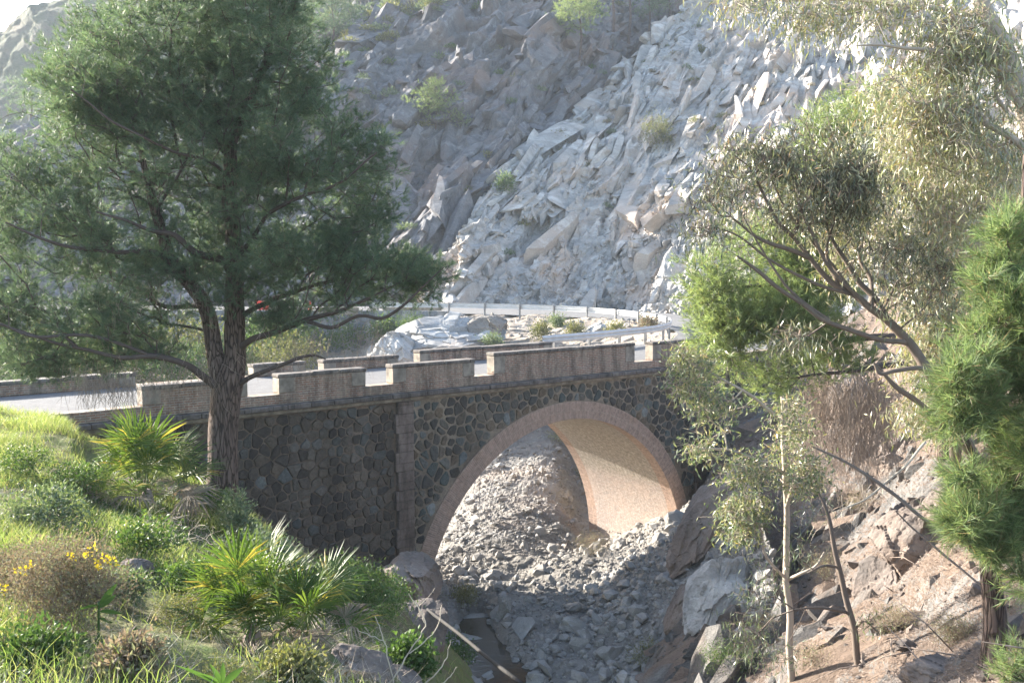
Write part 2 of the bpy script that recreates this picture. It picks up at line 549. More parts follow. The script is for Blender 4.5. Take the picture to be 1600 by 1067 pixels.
M["needle_dark"] = leaf_mat("dark_pine_needles", [(0, (0.065, 0.105, 0.07)), (0.5, (0.10, 0.15, 0.10)), (0.92, (0.15, 0.195, 0.125)), (1, (0.20, 0.175, 0.12))], 0.5, 0.5, 0.4, (1.05, 1.12, 0.72))
M["needle_lit"] = leaf_mat("sunlit_pine_needles", [(0, (0.12, 0.17, 0.075)), (0.6, (0.185, 0.245, 0.115)), (0.93, (0.25, 0.30, 0.15)), (1, (0.30, 0.24, 0.12))], 0.55, 0.5, 0.35, (1.15, 1.15, 0.75))  # brightness of sunlit needles is put into these colours
M["needle_near"] = leaf_mat("bright_pine_needles", [(0, (0.085, 0.13, 0.06)), (0.5, (0.15, 0.21, 0.09)), (0.88, (0.22, 0.28, 0.13)), (0.95, (0.24, 0.19, 0.11)), (1, (0.30, 0.22, 0.14))], 0.5, 0.5, 0.35, (1.1, 1.12, 0.8))
M["euc"] = leaf_mat("sage_gum_leaves", [(0, (0.15, 0.175, 0.11)), (0.5, (0.25, 0.265, 0.18)), (0.82, (0.36, 0.36, 0.26)), (0.93, (0.34, 0.30, 0.17)), (1, (0.34, 0.19, 0.12))], 0.25, 0.3, 0.6, (1.1, 1.1, 0.6))
M["euc_dark"] = leaf_mat("dark_gum_leaves", [(0, (0.05, 0.068, 0.042)), (0.7, (0.095, 0.115, 0.075)), (1, (0.16, 0.15, 0.10))], 0.2, 0.3, 0.6, (1.1, 1.1, 0.6))
M["euc_cream"] = leaf_mat("cream_green_leaves", [(0, (0.15, 0.17, 0.075)), (0.5, (0.27, 0.28, 0.14)), (0.85, (0.42, 0.40, 0.25)), (1, (0.38, 0.26, 0.13))], 0.25, 0.35, 0.6)
M["grass"] = leaf_mat("green_grass", [(0, (0.12, 0.175, 0.06)), (0.55, (0.20, 0.26, 0.095)), (0.85, (0.28, 0.30, 0.14)), (1, (0.36, 0.31, 0.19))], 0.5, 0.5, 0.3, (1.15, 1.15, 0.65))
M["clover"] = leaf_mat("low_green_leaves", [(0, (0.05, 0.095, 0.028)), (1, (0.095, 0.15, 0.05))], 0.35, 0.55, 0.25, (1.1, 1.15, .6))
M["palm"] = leaf_mat("palm_leaf", [(0, (0.055, 0.10, 0.025)), (0.6, (0.10, 0.15, 0.04)), (0.9, (0.17, 0.19, 0.055)), (1, (0.32, 0.25, 0.07))], 0.4, 0.5, 0.35)
M["palm_dead"] = leaf_mat("withered_palm_leaf", [(0, (0.16, 0.125, 0.09)), (1, (0.32, 0.26, 0.19))], 0.2, 0.7, 0.2, (1, .9, .7))
M["shrub_grey"] = leaf_mat("grey_green_leaves", [(0, (0.09, 0.13, 0.075)), (0.7, (0.16, 0.20, 0.13)), (1, (0.24, 0.27, 0.18))], 0.3, 0.55, 0.3)
M["shrub_green"] = leaf_mat("bush_green_leaves", [(0, (0.05, 0.095, 0.03)), (0.7, (0.09, 0.145, 0.05)), (1, (0.16, 0.20, 0.07))], 0.35, 0.5, 0.3)
M["shrub_olive"] = leaf_mat("olive_scrub_leaves", [(0, (0.10, 0.11, 0.05)), (0.7, (0.17, 0.175, 0.085)), (1, (0.25, 0.22, 0.12))], 0.3, 0.6, 0.2)
M["shrub_brown"] = leaf_mat("brown_heath_leaves", [(0, (0.17, 0.13, 0.095)), (0.6, (0.25, 0.195, 0.14)), (0.8, (0.22, 0.23, 0.13)), (1, (0.28, 0.29, 0.18))], 0.35, 0.7, 0.2, (1.05, 1, .8))
M["yellow"] = leaf_mat("yellow_flowers", [(0, (0.62, 0.45, 0.03)), (1, (0.75, 0.58, 0.07))], 0.3, 0.6, 0.2, (1, 1, .5))
M["broad"] = leaf_mat("glossy_broad_leaf", [(0, (0.06, 0.12, 0.035)), (1, (0.09, 0.16, 0.05))], 0.4, 0.35, 0.5, (1.1, 1.15, .6))
STONES = [(0.0, (0.06, 0.056, 0.051)), (0.25, (0.105, 0.095, 0.083)), (0.45, (0.085, 0.10, 0.095)), (0.62, (0.14, 0.12, 0.095)), (0.78, (0.16, 0.118, 0.078)), (0.9, (0.13, 0.155, 0.155)), (1.0, (0.22, 0.23, 0.225))]
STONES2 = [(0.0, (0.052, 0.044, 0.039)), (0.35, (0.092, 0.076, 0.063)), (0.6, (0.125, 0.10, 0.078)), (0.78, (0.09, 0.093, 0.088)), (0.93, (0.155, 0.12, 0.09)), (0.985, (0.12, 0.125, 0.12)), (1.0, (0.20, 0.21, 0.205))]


def stone_mat(name, stops):
    t = NT(name)
    o = t.coord("Object")
    col = t.ramp(t.n("NewGeometry").outputs["Random Per Island"], stops)
    n = t.noise(o, 11, 6, 0.7)
    col = t.mix(0.75, col, t.ramp(n, [(0.28, 0.4), (0.74, 1.45)]), 'MULTIPLY')
    st = t.ramp(t.noise(t.coord("Object", scale=(0.8, 0.1, 0.25)), 1.0, 5, 0.65), [(0.36, 0.5), (0.6, 1.0)])
    col = t.mix(0.8, col, st, 'MULTIPLY')
    return t.done(col, 0.9, n, 0.8, 0.03, 0.3)


def mortar_mat(name, c):
    t = NT(name)
    o = t.coord("Object")
    n = t.noise(o, 9, 6, 0.7)
    col = t.mix(0.7, c, t.ramp(n, [(0.3, 0.45), (0.7, 1.3)]), 'MULTIPLY')
    st = t.ramp(t.noise(t.coord("Object", scale=(0.8, 0.1, 0.22)), 0.9, 5, 0.65), [(0.36, 0.45), (0.62, 1.0)])
    col = t.mix(0.9, col, st, 'MULTIPLY')
    return t.done(col, 0.95, n, 0.8, 0.02, 0.15)


M["stones"] = stone_mat("rubble_stones", STONES)
M["stones_dark"] = stone_mat("dark_rubble_stones", STONES2)
M["mortar"] = mortar_mat("lime_mortar", (0.30, 0.245, 0.19))
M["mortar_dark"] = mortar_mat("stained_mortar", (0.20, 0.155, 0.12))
M["masonry_wall"] = masonry_mat("retaining_wall_masonry", (0.30, 0.29, 0.28), 1.6, [(0, (0.16, 0.17, 0.18)), (1, (0.27, 0.28, 0.29))])
M["brick"] = brick_mat("parapet_brick", (0.32, 0.17, 0.115), (0.26, 0.185, 0.14), (0.38, 0.325, 0.265), 0.24, 0.062, 0.014, worn=(0.31, 0.25, 0.195), worn_lo=0.54)
M["ring"] = brick_mat("arch_ring_brick", (0.39, 0.265, 0.21), (0.26, 0.185, 0.15), (0.42, 0.33, 0.26), 0.062, 0.31, 0.010, "UV", worn=(0.38, 0.26, 0.19), worn_lo=0.6)
M["vault"] = brick_mat("vault_brick", (0.38, 0.29, 0.245), (0.35, 0.295, 0.26), (0.42, 0.375, 0.335), 0.24, 0.062, 0.011, "UV", worn=(0.42, 0.335, 0.285), worn_lo=0.52, zmix=(-8.3, (0.36, 0.315, 0.26)))
M["quoin"] = brick_mat("quoin_blocks", (0.155, 0.12, 0.10), (0.19, 0.15, 0.13), (0.12, 0.095, 0.08), 1.3, 0.58, 0.012)
M["cap"] = brick_mat("lichen_coping", (0.16, 0.14, 0.125), (0.13, 0.115, 0.105), (0.11, 0.10, 0.09), 0.62, 2.0, 0.012, worn=(0.26, 0.24, 0.21), worn_lo=0.6)
M["cornice"] = brick_mat("cornice_stone", (0.15, 0.13, 0.12), (0.12, 0.105, 0.095), (0.07, 0.06, 0.055), 0.62, 3.0, 0.012, worn=(0.26, 0.23, 0.20), worn_lo=0.62)
M["plaster"] = plain("weathered_render", (0.23, 0.20, 0.165), 0.9, 0, 0.5, 3.0, 0.6)
M["galv"] = plain("galvanised_steel", (0.50, 0.51, 0.52), 0.45, 0.35, 0.12, 3.0)
M["post"] = plain("weathered_steel_post", (0.20, 0.20, 0.20), 0.6, 0.3, 0.2, 5.0)
M["pipe"] = plain("grey_pipe", (0.03, 0.027, 0.025), 0.85, 0.0, 0.25, 4.0)
M["red"] = plain("red_plastic", (0.72, 0.05, 0.03), 0.45, 0, 0.08)
M["white"] = plain("white_plastic", (0.8, 0.8, 0.8), 0.45, 0, 0.05)
wt = NT("stream_water")
M["water"] = wt.done((0.035, 0.03, 0.022), 0.06, wt.noise(wt.coord("Object"), 6.0, 3), 0.25, 0.03, 0.5)

# ------------------------------------------------------------------ terrain
def rough_ground(G, amp, scale, seed, octaves=5):
    N = gnormals(G)
    return G + N * (amp * fbm(G * scale, octaves, seed, 0.55))[..., None]


base = tag(mk("ground", [[-900, -60, -16], [900, -60, -16], [900, 1400, -16], [-900, 1400, -16]], [[[0, 1, 2, 3]]], M["dirt"]), kind="structure")

SCREE = patch([
    [(540, 1160, 20), (680, 1120, 22), (780, 1110, 23), (900, 1105, 23.2), (1000, 1100, 22.3), (1090, 1100, 20.5), (1180, 1100, 18.5)],
    [(580, 1070, 23.5), (690, 1045, 25), (780, 1040, 25.5), (900, 1035, 25.5), (1000, 1030, 24.6), (1090, 1020, 23), (1190, 1000, 20.5)],
    [(600, 1010, 26), (700, 985, 27.6), (785, 975, 28.2), (900, 960, 28.3), (1000, 945, 27.5), (1090, 920, 26), (1200, 890, 22.5)],
    [(620, 955, 29), (700, 925, 30.5), (785, 905, 31.5), (890, 885, 32), (975, 872, 31.8), (1060, 845, 29.8), (1190, 790, 25.5)],
    [(635, 905, 32), (700, 872, 33.5), (785, 855, 34.8), (880, 850, 35.8), (965, 853, 36), (1060, 802, 34.2), (1160, 735, 30)],
    [(620, 920, 36), (715, 838, 37.5), (790, 805, 38.6), (870, 805, 39.7), (922, 836, 40.6), (1060, 790, 38), (1160, 720, 33)],
    [(630, 880, 44), (735, 752, 46), (800, 715, 48), (865, 702, 48.5), (925, 765, 47), (1060, 710, 42), (1160, 680, 38)],
    [(640, 840, 50), (760, 690, 52), (820, 668, 53), (870, 652, 53.5), (930, 655, 52), (1060, 620, 46), (1160, 590, 43)],
    [(660, 760, 55), (760, 600, 57), (820, 560, 57), (880, 545, 57), (940, 545, 55), (1050, 548, 48), (1160, 545, 47)]], 420, 330)
POOL = np.array([(742, 965), (752, 990), (762, 1015), (782, 1045), (812, 1085)], float)
q = proj(SCREE)
dq = np.full(q.shape[:2], 1e9)
for a, b in zip(POOL[:-1], POOL[1:]):
    tt = np.clip(((q - a) @ (b - a)) / ((b - a) @ (b - a)), 0, 1)
    dq = np.minimum(dq, np.hypot(*np.moveaxis((q - a - tt[..., None] * (b - a)) * [1.0, 0.8], -1, 0)))
POOL_Z = float(np.median(SCREE[..., 2][dq < 12])) - 0.12
k = np.clip((44 - dq) / 26, 0, 1)
k = k * k * (3 - 2 * k)
SCREE[..., 2] = SCREE[..., 2] * (1 - k) + np.minimum(SCREE[..., 2], POOL_Z - 0.22) * k
F0 = frame((0.6, 0.5, 0.6), (0, -0.5, 1))
SCREE = SCREE + gnormals(SCREE) * (0.35 * fbm(SCREE * 0.5, 4, 3) + 0.05 * facets(SCREE @ F0.T * [0.9, 1.8, 1.8], 5) + 0.035 * facets(SCREE * 4.5, 15) + 0.05 * fbm(SCREE * 4, 3, 9))[..., None]
sheet("scree_slope", SCREE, M["scree"])

BANK = patch([
    [(-1000, 1180, 3.5), (0, 1200, 3.6), (150, 1210, 3.7), (300, 1220, 3.8), (420, 1230, 4), (540, 1240, 4.2), (640, 1260, 4.5), (740, 1350, 5)],
    [(-900, 1040, 5), (0, 1060, 5), (150, 1065, 5.1), (300, 1070, 5.2), (420, 1080, 5.4), (540, 1090, 5.7), (640, 1120, 6.2), (740, 1200, 7)],
    [(-900, 900, 7.2), (0, 930, 7.2), (150, 950, 7.3), (300, 975, 7.4), (420, 1000, 7.6), (540, 1035, 8), (640, 1075, 8.8), (740, 1150, 10)],
    [(-900, 790, 9.5), (0, 830, 9.5), (150, 865, 9.6), (300, 900, 9.8), (420, 940, 10.2), (540, 985, 10.8), (640, 1025, 12), (740, 1100, 14)],
    [(-900, 710, 12.5), (0, 745, 12.5), (150, 785, 12.6), (300, 830, 12.8), (420, 880, 13.2), (540, 935, 14), (640, 985, 15.5), (740, 1070, 18)],
    [(-900, 660, 15.5), (0, 695, 15.5), (150, 735, 15.4), (300, 775, 15.3), (420, 835, 15.8), (530, 900, 16.8), (630, 950, 18.5), (730, 1035, 21)],
    [(-900, 625, 18.5), (0, 650, 18.8), (130, 690, 18.6), (280, 745, 18), (400, 830, 18.6), (510, 905, 19.8), (620, 955, 21.5), (700, 1010, 24)],
    [(-900, 622, 21), (0, 645, 21.5), (110, 685, 22), (250, 765, 22.8), (380, 860, 24), (490, 920, 25.4), (600, 955, 27), (680, 970, 28.5)],
    [(-900, 640, 24), (0, 665, 25), (110, 700, 26), (250, 765, 26.5), (380, 850, 27), (490, 910, 28.4), (600, 945, 30), (680, 960, 31.5)]], 330, 300)
BANK = rough_ground(BANK, 0.16, 0.9, 21)
BANK = rough_ground(BANK, 0.04, 5.0, 22, 3)
sheet("grass_bank", BANK, M["bank"], True)

RBANK = patch([
    [(1000, 1260, 14), (1120, 1220, 13), (1250, 1180, 12), (1400, 1150, 9.6), (1550, 1120, 7.6), (1750, 1090, 6.6), (2100, 1050, 5.8)],
    [(1000, 1110, 21.5), (1120, 1075, 19.5), (1250, 1060, 16.5), (1400, 1050, 12.4), (1550, 1035, 9.6), (1750, 990, 8.6), (2100, 900, 7.6)],
    [(1040, 1010, 24.5), (1130, 985, 22.6), (1250, 965, 21.2), (1400, 960, 17.2), (1540, 940, 13), (1750, 880, 11), (2100, 760, 9.6)],
    [(1070, 925, 26.5), (1145, 895, 25.6), (1250, 872, 24.8), (1380, 862, 21.6), (1520, 840, 18), (1750, 760, 16), (2100, 620, 14)],
    [(1095, 845, 30), (1155, 805, 29), (1250, 780, 28), (1370, 760, 25.6), (1500, 730, 21.5), (1750, 640, 19), (2100, 500, 17)],
    [(1110, 775, 34), (1165, 730, 32), (1250, 700, 31), (1370, 670, 29), (1500, 630, 27), (1750, 520, 24), (2100, 380, 22)],
    [(1115, 705, 37), (1175, 650, 37), (1260, 610, 38), (1370, 565, 38), (1500, 500, 36), (1750, 400, 32), (2100, 250, 30)],
    [(1120, 620, 41), (1190, 565, 46), (1280, 540, 50), (1370, 490, 52), (1500, 410, 50), (1750, 290, 45), (2100, 150, 42)],
    [(1150, 545, 46), (1220, 520, 53), (1300, 500, 60), (1390, 450, 62), (1520, 370, 60), (1770, 250, 55), (2100, 100, 52)]], 620, 560)
F1 = frame((0.75, 0.1, 0.65), (-0.4, -0.5, 0.8))
Nn = gnormals(RBANK)
q = proj(RBANK)
w_rock = np.clip(0.65 + 1.1 * fbm(RBANK * 0.35, 3, 77), 0, 1) * np.clip((1470 - q[..., 0]) / 150, 0.12, 1)
d = 0.35 * fbm(RBANK * 0.5, 4, 31) + w_rock * 0.5 * facets(RBANK @ F1.T * [0.28, 0.6, 0.6] + 0.1 * fbm(RBANK * 0.8, 2, 4)[..., None], 33, 1.3)
RBANK = RBANK + Nn * (blur(d, 10) + 0.05 * fbm(RBANK * 4, 4, 35, 0.65))[..., None]
sheet("hillside", RBANK, M["right_bank"])

# road: over the bridge, round the hairpin and back along the foot of the cliff
TH = math.radians(39.8)
RV, BV = np.array([math.cos(TH), math.sin(TH), 0]), np.array([-math.sin(TH), math.cos(TH), 0])
ORG = ray(590, 600) * 28.0
ORG[2] = 0


def br(t, b, z=0.0):
    return ORG + RV * t + BV * b + np.array([0, 0, z])


def face(px, py, w=0.0):
    d = ray(px, py)
    P = d * ((ORG @ BV + w) / (d @ BV))
    return float((P - ORG) @ RV), float(P[2])


ZD = -3.46
inner = [br(-22, 4.7, ZD), br(-12, 4.7, ZD), br(0, 4.7, ZD), br(11, 4.7, ZD), (5.2, 43.5, -3.5), (7.9, 47.8, -3.5), (9.0, 52.5, -3.45), (8.6, 57, -3.4), (6.5, 61.5, -3.3), (3, 64.5, -3.2), (-2, 66.8, -3.15), (-10, 68.5, -3.1), (-22, 69, -3.1), (-45, 70, -3.0)]
outer = [br(-22, 0.3, ZD), br(-12, 0.38, ZD), br(0, 0.38, ZD), br(11, 0.38, ZD), (8.8, 38.6, -3.5), (12.5, 44.5, -3.5), (14.6, 51, -3.4), (14.9, 58, -3.3), (13, 65, -3.2), (8, 71, -3.1), (0, 75, -3.05), (-10, 76.5, -3.0), (-22, 77, -3.0), (-45, 78, -2.9)]
ci, co = crom(np.array(inner, float), 160), crom(np.array(outer, float), 160)
w = np.linspace(0, 1, 9)[None, :, None]
ROADG = ci[:, None] * (1 - w) + co[:, None] * w
ROADG[..., 2] += 0.02 * fbm(ROADG * 0.7, 3, 5)
sheet("road", ROADG, M["asphalt"], True)

INNERG = patch([
    [(-400, 640, 52), (200, 640, 52), (480, 720, 52), (560, 690, 53), (690, 560, 54), (800, 545, 54), (900, 541, 54), (1000, 543, 50), (1046, 540, 46)],
    [(-400, 600, 57), (200, 600, 57), (480, 660, 56), (560, 630, 57), (690, 540, 57), (800, 532, 57), (900, 528, 57), (990, 525, 54), (1046, 530, 49.5)],
    [(-400, 572, 61), (200, 572, 61), (480, 610, 60), (560, 580, 61), (690, 516, 61), (800, 514, 61), (900, 511, 60), (980, 508, 57.5), (1040, 512, 54.5)],
    [(-400, 560, 66), (200, 560, 66), (440, 580, 66), (560, 550, 67), (690, 494, 66.8), (780, 492, 66.5), (880, 493.5, 64.3), (960, 497, 60.6), (1040, 510, 57)],
    [(-400, 500, 71), (200, 500, 71), (440, 500, 70), (560, 495, 70), (690, 494, 70), (790, 493, 70), (890, 494, 68), (975, 498, 64), (1060, 512, 60)]], 170, 400)
INNERG = INNERG + gnormals(INNERG) * (0.22 * fbm(INNERG * 0.6, 4, 41) - 0.12 + 0.12 * facets(INNERG * 1.2, 42))[..., None]
sheet("roadside_ground", INNERG, M["dirt"])


def with_ridge(rows, dx=28, dy=40, dY=14):
    return [[(r[0][0] + dx, r[0][1] + dy, r[0][2] + dY)] + r for r in rows]


CLIFF = patch(with_ridge([
    [(680, 500, 75), (760, 500, 76), (850, 500, 76.5), (950, 502, 76), (1050, 504, 71.5), (1150, 504, 65), (1300, 490, 59), (1450, 460, 54), (1700, 400, 48), (2000, 340, 44)],
    [(690, 470, 77), (760, 470, 78), (850, 470, 78.5), (950, 470, 78), (1050, 470, 73), (1150, 465, 67), (1300, 450, 61), (1450, 420, 56), (1700, 360, 50), (2000, 290, 46)],
    [(705, 415, 79), (765, 400, 80), (850, 395, 81), (950, 395, 81), (1060, 400, 76.5), (1170, 400, 71), (1320, 380, 65), (1470, 350, 60), (1720, 280, 54), (2020, 210, 50)],
    [(735, 345, 83), (790, 320, 84.5), (870, 310, 85.5), (970, 305, 84.5), (1080, 300, 81.5), (1190, 300, 77), (1340, 280, 71), (1490, 250, 66), (1740, 180, 60), (2040, 110, 55)],
    [(800, 272, 88), (850, 245, 90), (920, 225, 91), (1010, 215, 90), (1110, 205, 87), (1220, 200, 83), (1370, 180, 77), (1520, 150, 72), (1760, 80, 66), (2060, 0, 61)],
    [(880, 205, 94), (930, 170, 96), (990, 145, 97), (1070, 130, 96), (1160, 115, 94), (1270, 105, 90), (1420, 80, 84), (1570, 50, 79), (1800, -20, 73), (2080, -100, 68)],
    [(970, 118, 101), (1010, 85, 103), (1070, 60, 104), (1140, 45, 102), (1230, 25, 100), (1340, 10, 97), (1480, -20, 91), (1620, -50, 86), (1850, -110, 80), (2100, -190, 75)],
    [(1080, 10, 109), (1110, -15, 111), (1160, -40, 112), (1230, -60, 113), (1310, -80, 113), (1420, -100, 112), (1550, -130, 110), (1700, -170, 107), (1900, -220, 103), (2150, -280, 100)],
    [(1160, -90, 118), (1200, -110, 120), (1250, -135, 121), (1310, -150, 121), (1400, -170, 121), (1500, -190, 120), (1620, -210, 118), (1760, -240, 115), (1950, -290, 111), (2180, -350, 108)]], 45, 45, 20), 800, 980, 0.042)
e1 = at(1000, 130, 117) - at(790, 395, 85)
F2 = frame(e1, (-0.4, -0.6, 0.7))
Q = CLIFF @ F2.T
Nn = gnormals(CLIFF)
wb = 0.55 + 0.45 * np.clip((at(0, 330, 84)[2] - CLIFF[..., 2]) / 8 + 0.5, 0, 1)
d = 1.3 * fbm(Q * [0.05, 0.16, 0.1], 4, 51) + 1.1 * wb * facets(Q * [0.07, 0.28, 0.24], 52, 1.2) + 0.55 * facets(Q * [0.2, 0.75, 0.7], 53, 1.2) + 0.16 * facets(Q * [0.6, 1.6, 1.6], 54, 1.2) + 0.08 * fbm(Q * 2.5, 3, 55)
CLIFF = CLIFF + Nn * blur(d, 1)[..., None]
sheet("rock_cliff", CLIFF, M["cliff"])

BACK = patch([
    [(-300, 560, 84), (100, 540, 84), (430, 520, 84), (560, 505, 84), (650, 500, 84), (720, 498, 86), (800, 490, 94), (900, 460, 107), (1000, 420, 119), (1150, 380, 130)],
    [(-300, 440, 92), (100, 430, 91), (430, 420, 90), (560, 420, 89), (660, 410, 89), (740, 360, 94), (830, 310, 104), (930, 260, 117), (1040, 200, 129), (1180, 150, 140)],
    [(-300, 360, 103), (100, 340, 102), (420, 290, 101), (560, 300, 99), (680, 290, 98), (770, 250, 103), (860, 210, 111), (950, 170, 124), (1050, 120, 138), (1180, 60, 150)],
    [(-300, 320, 115), (100, 290, 114), (410, 200, 112), (540, 185, 110), (680, 185, 108), (790, 155, 112), (880, 120, 120), (970, 90, 133), (1060, 60, 146), (1190, 10, 158)],
    [(-300, 300, 128), (100, 250, 126), (400, 145, 122), (530, 112, 120), (680, 95, 119), (800, 72, 123), (890, 52, 131), (980, 40, 143), (1080, 20, 156), (1200, -20, 168)],
    [(-300, 270, 142), (100, 220, 138), (400, 110, 132), (520, 68, 131), (620, 32, 132), (740, 5, 136), (880, -10, 144), (990, -20, 157), (1090, -30, 169), (1210, -60, 180)],
    [(-300, 240, 165), (100, 190, 160), (400, 70, 150), (520, 20, 150), (640, -40, 152), (760, -60, 157), (890, -70, 163), (1000, -80, 173), (1100, -90, 183), (1220, -110, 195)]], 600, 780)
e1 = at(900, 100, 122) - at(650, 400, 92)
F3 = frame(e1, (0.3, -0.7, 0.6))
Q = BACK @ F3.T
Nn = gnormals(BACK)
d = 2.0 * fbm(Q * [0.03, 0.09, 0.06], 4, 61) + 1.9 * facets(Q * [0.07, 0.2, 0.16], 62, 1.1) + 1.2 * facets(Q * [0.2, 0.5, 0.45], 63, 1.1) + 0.35 * facets(Q * [0.6, 1.2, 1.2], 64, 1.2) + 0.15 * fbm(Q * 1.6, 3, 65)
BACK = BACK + Nn * blur(d, 1)[..., None]
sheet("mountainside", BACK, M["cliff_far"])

FAR = patch([
    [(-900, 420, 210), (-300, 420, 210), (0, 420, 210), (200, 420, 210), (500, 420, 210), (900, 420, 210)],
    [(-900, 390, 235), (-300, 260, 235), (0, 170, 235), (200, 140, 235), (500, 130, 235), (900, 150, 235)],
    [(-900, 370, 270), (-300, 190, 270), (0, 52, 270), (90, 2, 270), (400, -60, 270), (900, 0, 270)],
    [(-900, 380, 320), (-300, 230, 320), (0, 100, 320), (200, 60, 320), (500, 0, 320), (900, 50, 320)]], 200, 320)
FAR = FAR + gnormals(FAR) * (3 * fbm(FAR * 0.06, 6, 71, 0.6) + 1.2 * facets(FAR * 0.16, 72))[..., None]
sheet("hills", FAR, M["hill"], True)

# stream
wp = np.array([at(x, y, POOL_Z / ray(x, y)[2]) for x, y in POOL])
wd = nrm(np.gradient(wp, axis=0)); ws = np.stack([-wd[:, 1], wd[:, 0], 0 * wd[:, 0]], -1)
Vw = np.stack([wp - ws * 1.1, wp + ws * 1.1], 1).reshape(-1, 3)
tag(mk("stream_water", Vw, [np.array([[2 * a, 2 * a + 1, 2 * a + 3, 2 * a + 2] for a in range(len(wp) - 1)])], M["water"]), kind="structure")

# ------------------------------------------------------------------ the bridge
BR = empty("stone_bridge", ORG, "old single arch road bridge of dark rubble stone with brick arch and crenellated parapet", "bridge", local=True)
BR.rotation_euler = (0, 0, TH)
AC_T, AC_Z, R_O, R_I, VD = 7.65, -11.29, 6.72, 6.10, 5.1
Z0 = -13.6


def wall_strip(name, t0, t1, z0f, z1, y0, y1, mat, n):
    """A wall piece between two bridge positions with a shaped underside."""
    t = np.linspace(t0, t1, n)
    zb = np.array([z0f(x) for x in t])
    mb = MB()
    V = np.concatenate([np.stack([t, np.full(n, y), z], -1) for y, z in ((y0, zb), (y0, np.full(n, z1)), (y1, np.full(n, z1)), (y1, zb))])
    i = np.arange(n - 1)
    fq = [np.stack([a * n + i, a * n + i + 1, b * n + i + 1, b * n + i], -1) for a, b in ((0, 1), (1, 2), (2, 3), (3, 0))]
    ends = np.array([[0, n, 2 * n, 3 * n], [n - 1, 4 * n - 1, 3 * n - 1, 2 * n - 1]])
    mb.add(V, np.vstack(fq + [ends]))
    return mb.build(name, mat, BR)


def arch_z(t):
    dx = t - AC_T
    return AC_Z + math.sqrt(max(R_O ** 2 - dx ** 2, 0)) if abs(dx) < R_O else Z0


def arch_out(P):
    """Distance outside the brick ring (negative inside)."""
    d = np.hypot(P[:, 0] - AC_T, np.maximum(P[:, 1] - AC_Z, 0)) - R_O
    return d


def stone_facing(name, t0, t1, z0, z1, cell, mat, mortar, y, rows=False, relief=0.045, ring=False, squash=1.15):
    """Rubble facing: every stone is a rounded polygon standing out of the mortar."""
    pts = []
    nz, nt = int((z1 - z0) / cell * squash), int((t1 - t0) / cell)
    for a in range(nz + 4):
        for b in range(nt + 4):
            jx, jz = (0.30, 0.22) if rows else (0.42, 0.42)
            pts.append((t0 + (b - 1.5 + 0.5 * (a % 2) + rng.uniform(-jx, jx)) * cell, z0 + (a - 1.5 + rng.uniform(-jz, jz)) * cell / squash))
    S = np.array(pts)
    keep = rng.random(len(S)) > 0.10                      # some stones are larger than their neighbours
    S = S[keep]
    Vs, Fs, o = [], [], 0
    for c in S:
        if c[0] < t0 - cell or c[0] > t1 + cell or c[1] < z0 - cell or c[1] > z1 + cell: continue
        d = S - c
        dd = (d ** 2).sum(1)
        nb = np.argsort(dd)[1:15]
        poly = c + cell * 1.6 * np.array([[-1, -1], [1, -1], [1, 1], [-1, 1]], float)
        gap = mortar * rng.uniform(0.55, 1.7)
        planes = [(d[k] / math.sqrt(dd[k]), math.sqrt(dd[k]) / 2 - gap) for k in nb]
        planes += [(np.array([1., 0]), t1 - c[0] - 0.015), (np.array([-1., 0]), c[0] - t0 - 0.015), (np.array([0, 1.]), z1 - c[1] - 0.015), (np.array([0, -1.]), c[1] - z0)]
        if ring:
            u = np.array([c[0] - AC_T, max(c[1] - AC_Z, 0.01)]); r = np.hypot(*u)
            if r < R_O + 0.05: continue
            planes.append((-u / r, r - R_O - 0.02))
        ok = True
        for nrm_, h in planes:
            out = []
            m = len(poly)
            v = (poly - c) @ nrm_ - h
            for k in range(m):
                a, b = k, (k + 1) % m
                if v[a] <= 0: out.append(poly[a])
                if (v[a] < 0) != (v[b] < 0): out.append(poly[a] + (poly[b] - poly[a]) * (v[a] / (v[a] - v[b])))
            poly = np.array(out)
            if len(poly) < 3: ok = False; break
        if not ok: continue
        x, z = poly[:, 0], poly[:, 1]
        if 0.5 * abs(x @ np.roll(z, -1) - z @ np.roll(x, -1)) < 0.10 * cell * cell: continue
        rc = 0.13 if rows else 0.2
        for _ in range(2):                                # round the corners
            nx = np.roll(poly, -1, 0); poly = np.stack([(1 - rc) * poly + rc * nx, rc * poly + (1 - rc) * nx], 1).reshape(-1, 2)
        poly = poly + rng.normal(0, 0.006, poly.shape)
        if (poly[:, 0] < t0 - .02).any(): continue
        ctr = poly.mean(0)
        k = len(poly)
        h = relief * rng.uniform(0.4, 1.3)
        ti = rng.normal(0, 0.10, 2)
        rings = []
        for f, e in ((1.0, -0.03), (0.99, 0.45), (0.90, 0.85), (0.62, 1.0)):
            q_ = ctr + (poly - ctr) * f
            rings.append(np.stack([q_[:, 0], y - e * h - ((q_ - ctr) @ ti) * (f < 1.0 and 1 or 0) + rng.normal(0, 0.004, k), q_[:, 1]], -1))
        V = np.vstack(rings + [[[ctr[0], y - h, ctr[1]]]])
        i = np.arange(k); i2 = (i + 1) % k
        f4 = np.vstack([np.stack([a * k + i, a * k + i2, (a + 1) * k + i2, (a + 1) * k + i], -1) for a in range(3)])
        f3 = np.stack([3 * k + i, 3 * k + i2, np.full(k, 4 * k)], -1)
        Vs.append(V); Fs.append((f4 + o, f3 + o)); o += len(V)
    return mk(name, np.vstack(Vs), [np.vstack([f[0] for f in Fs]), np.vstack([f[1] for f in Fs])], mat, BR)


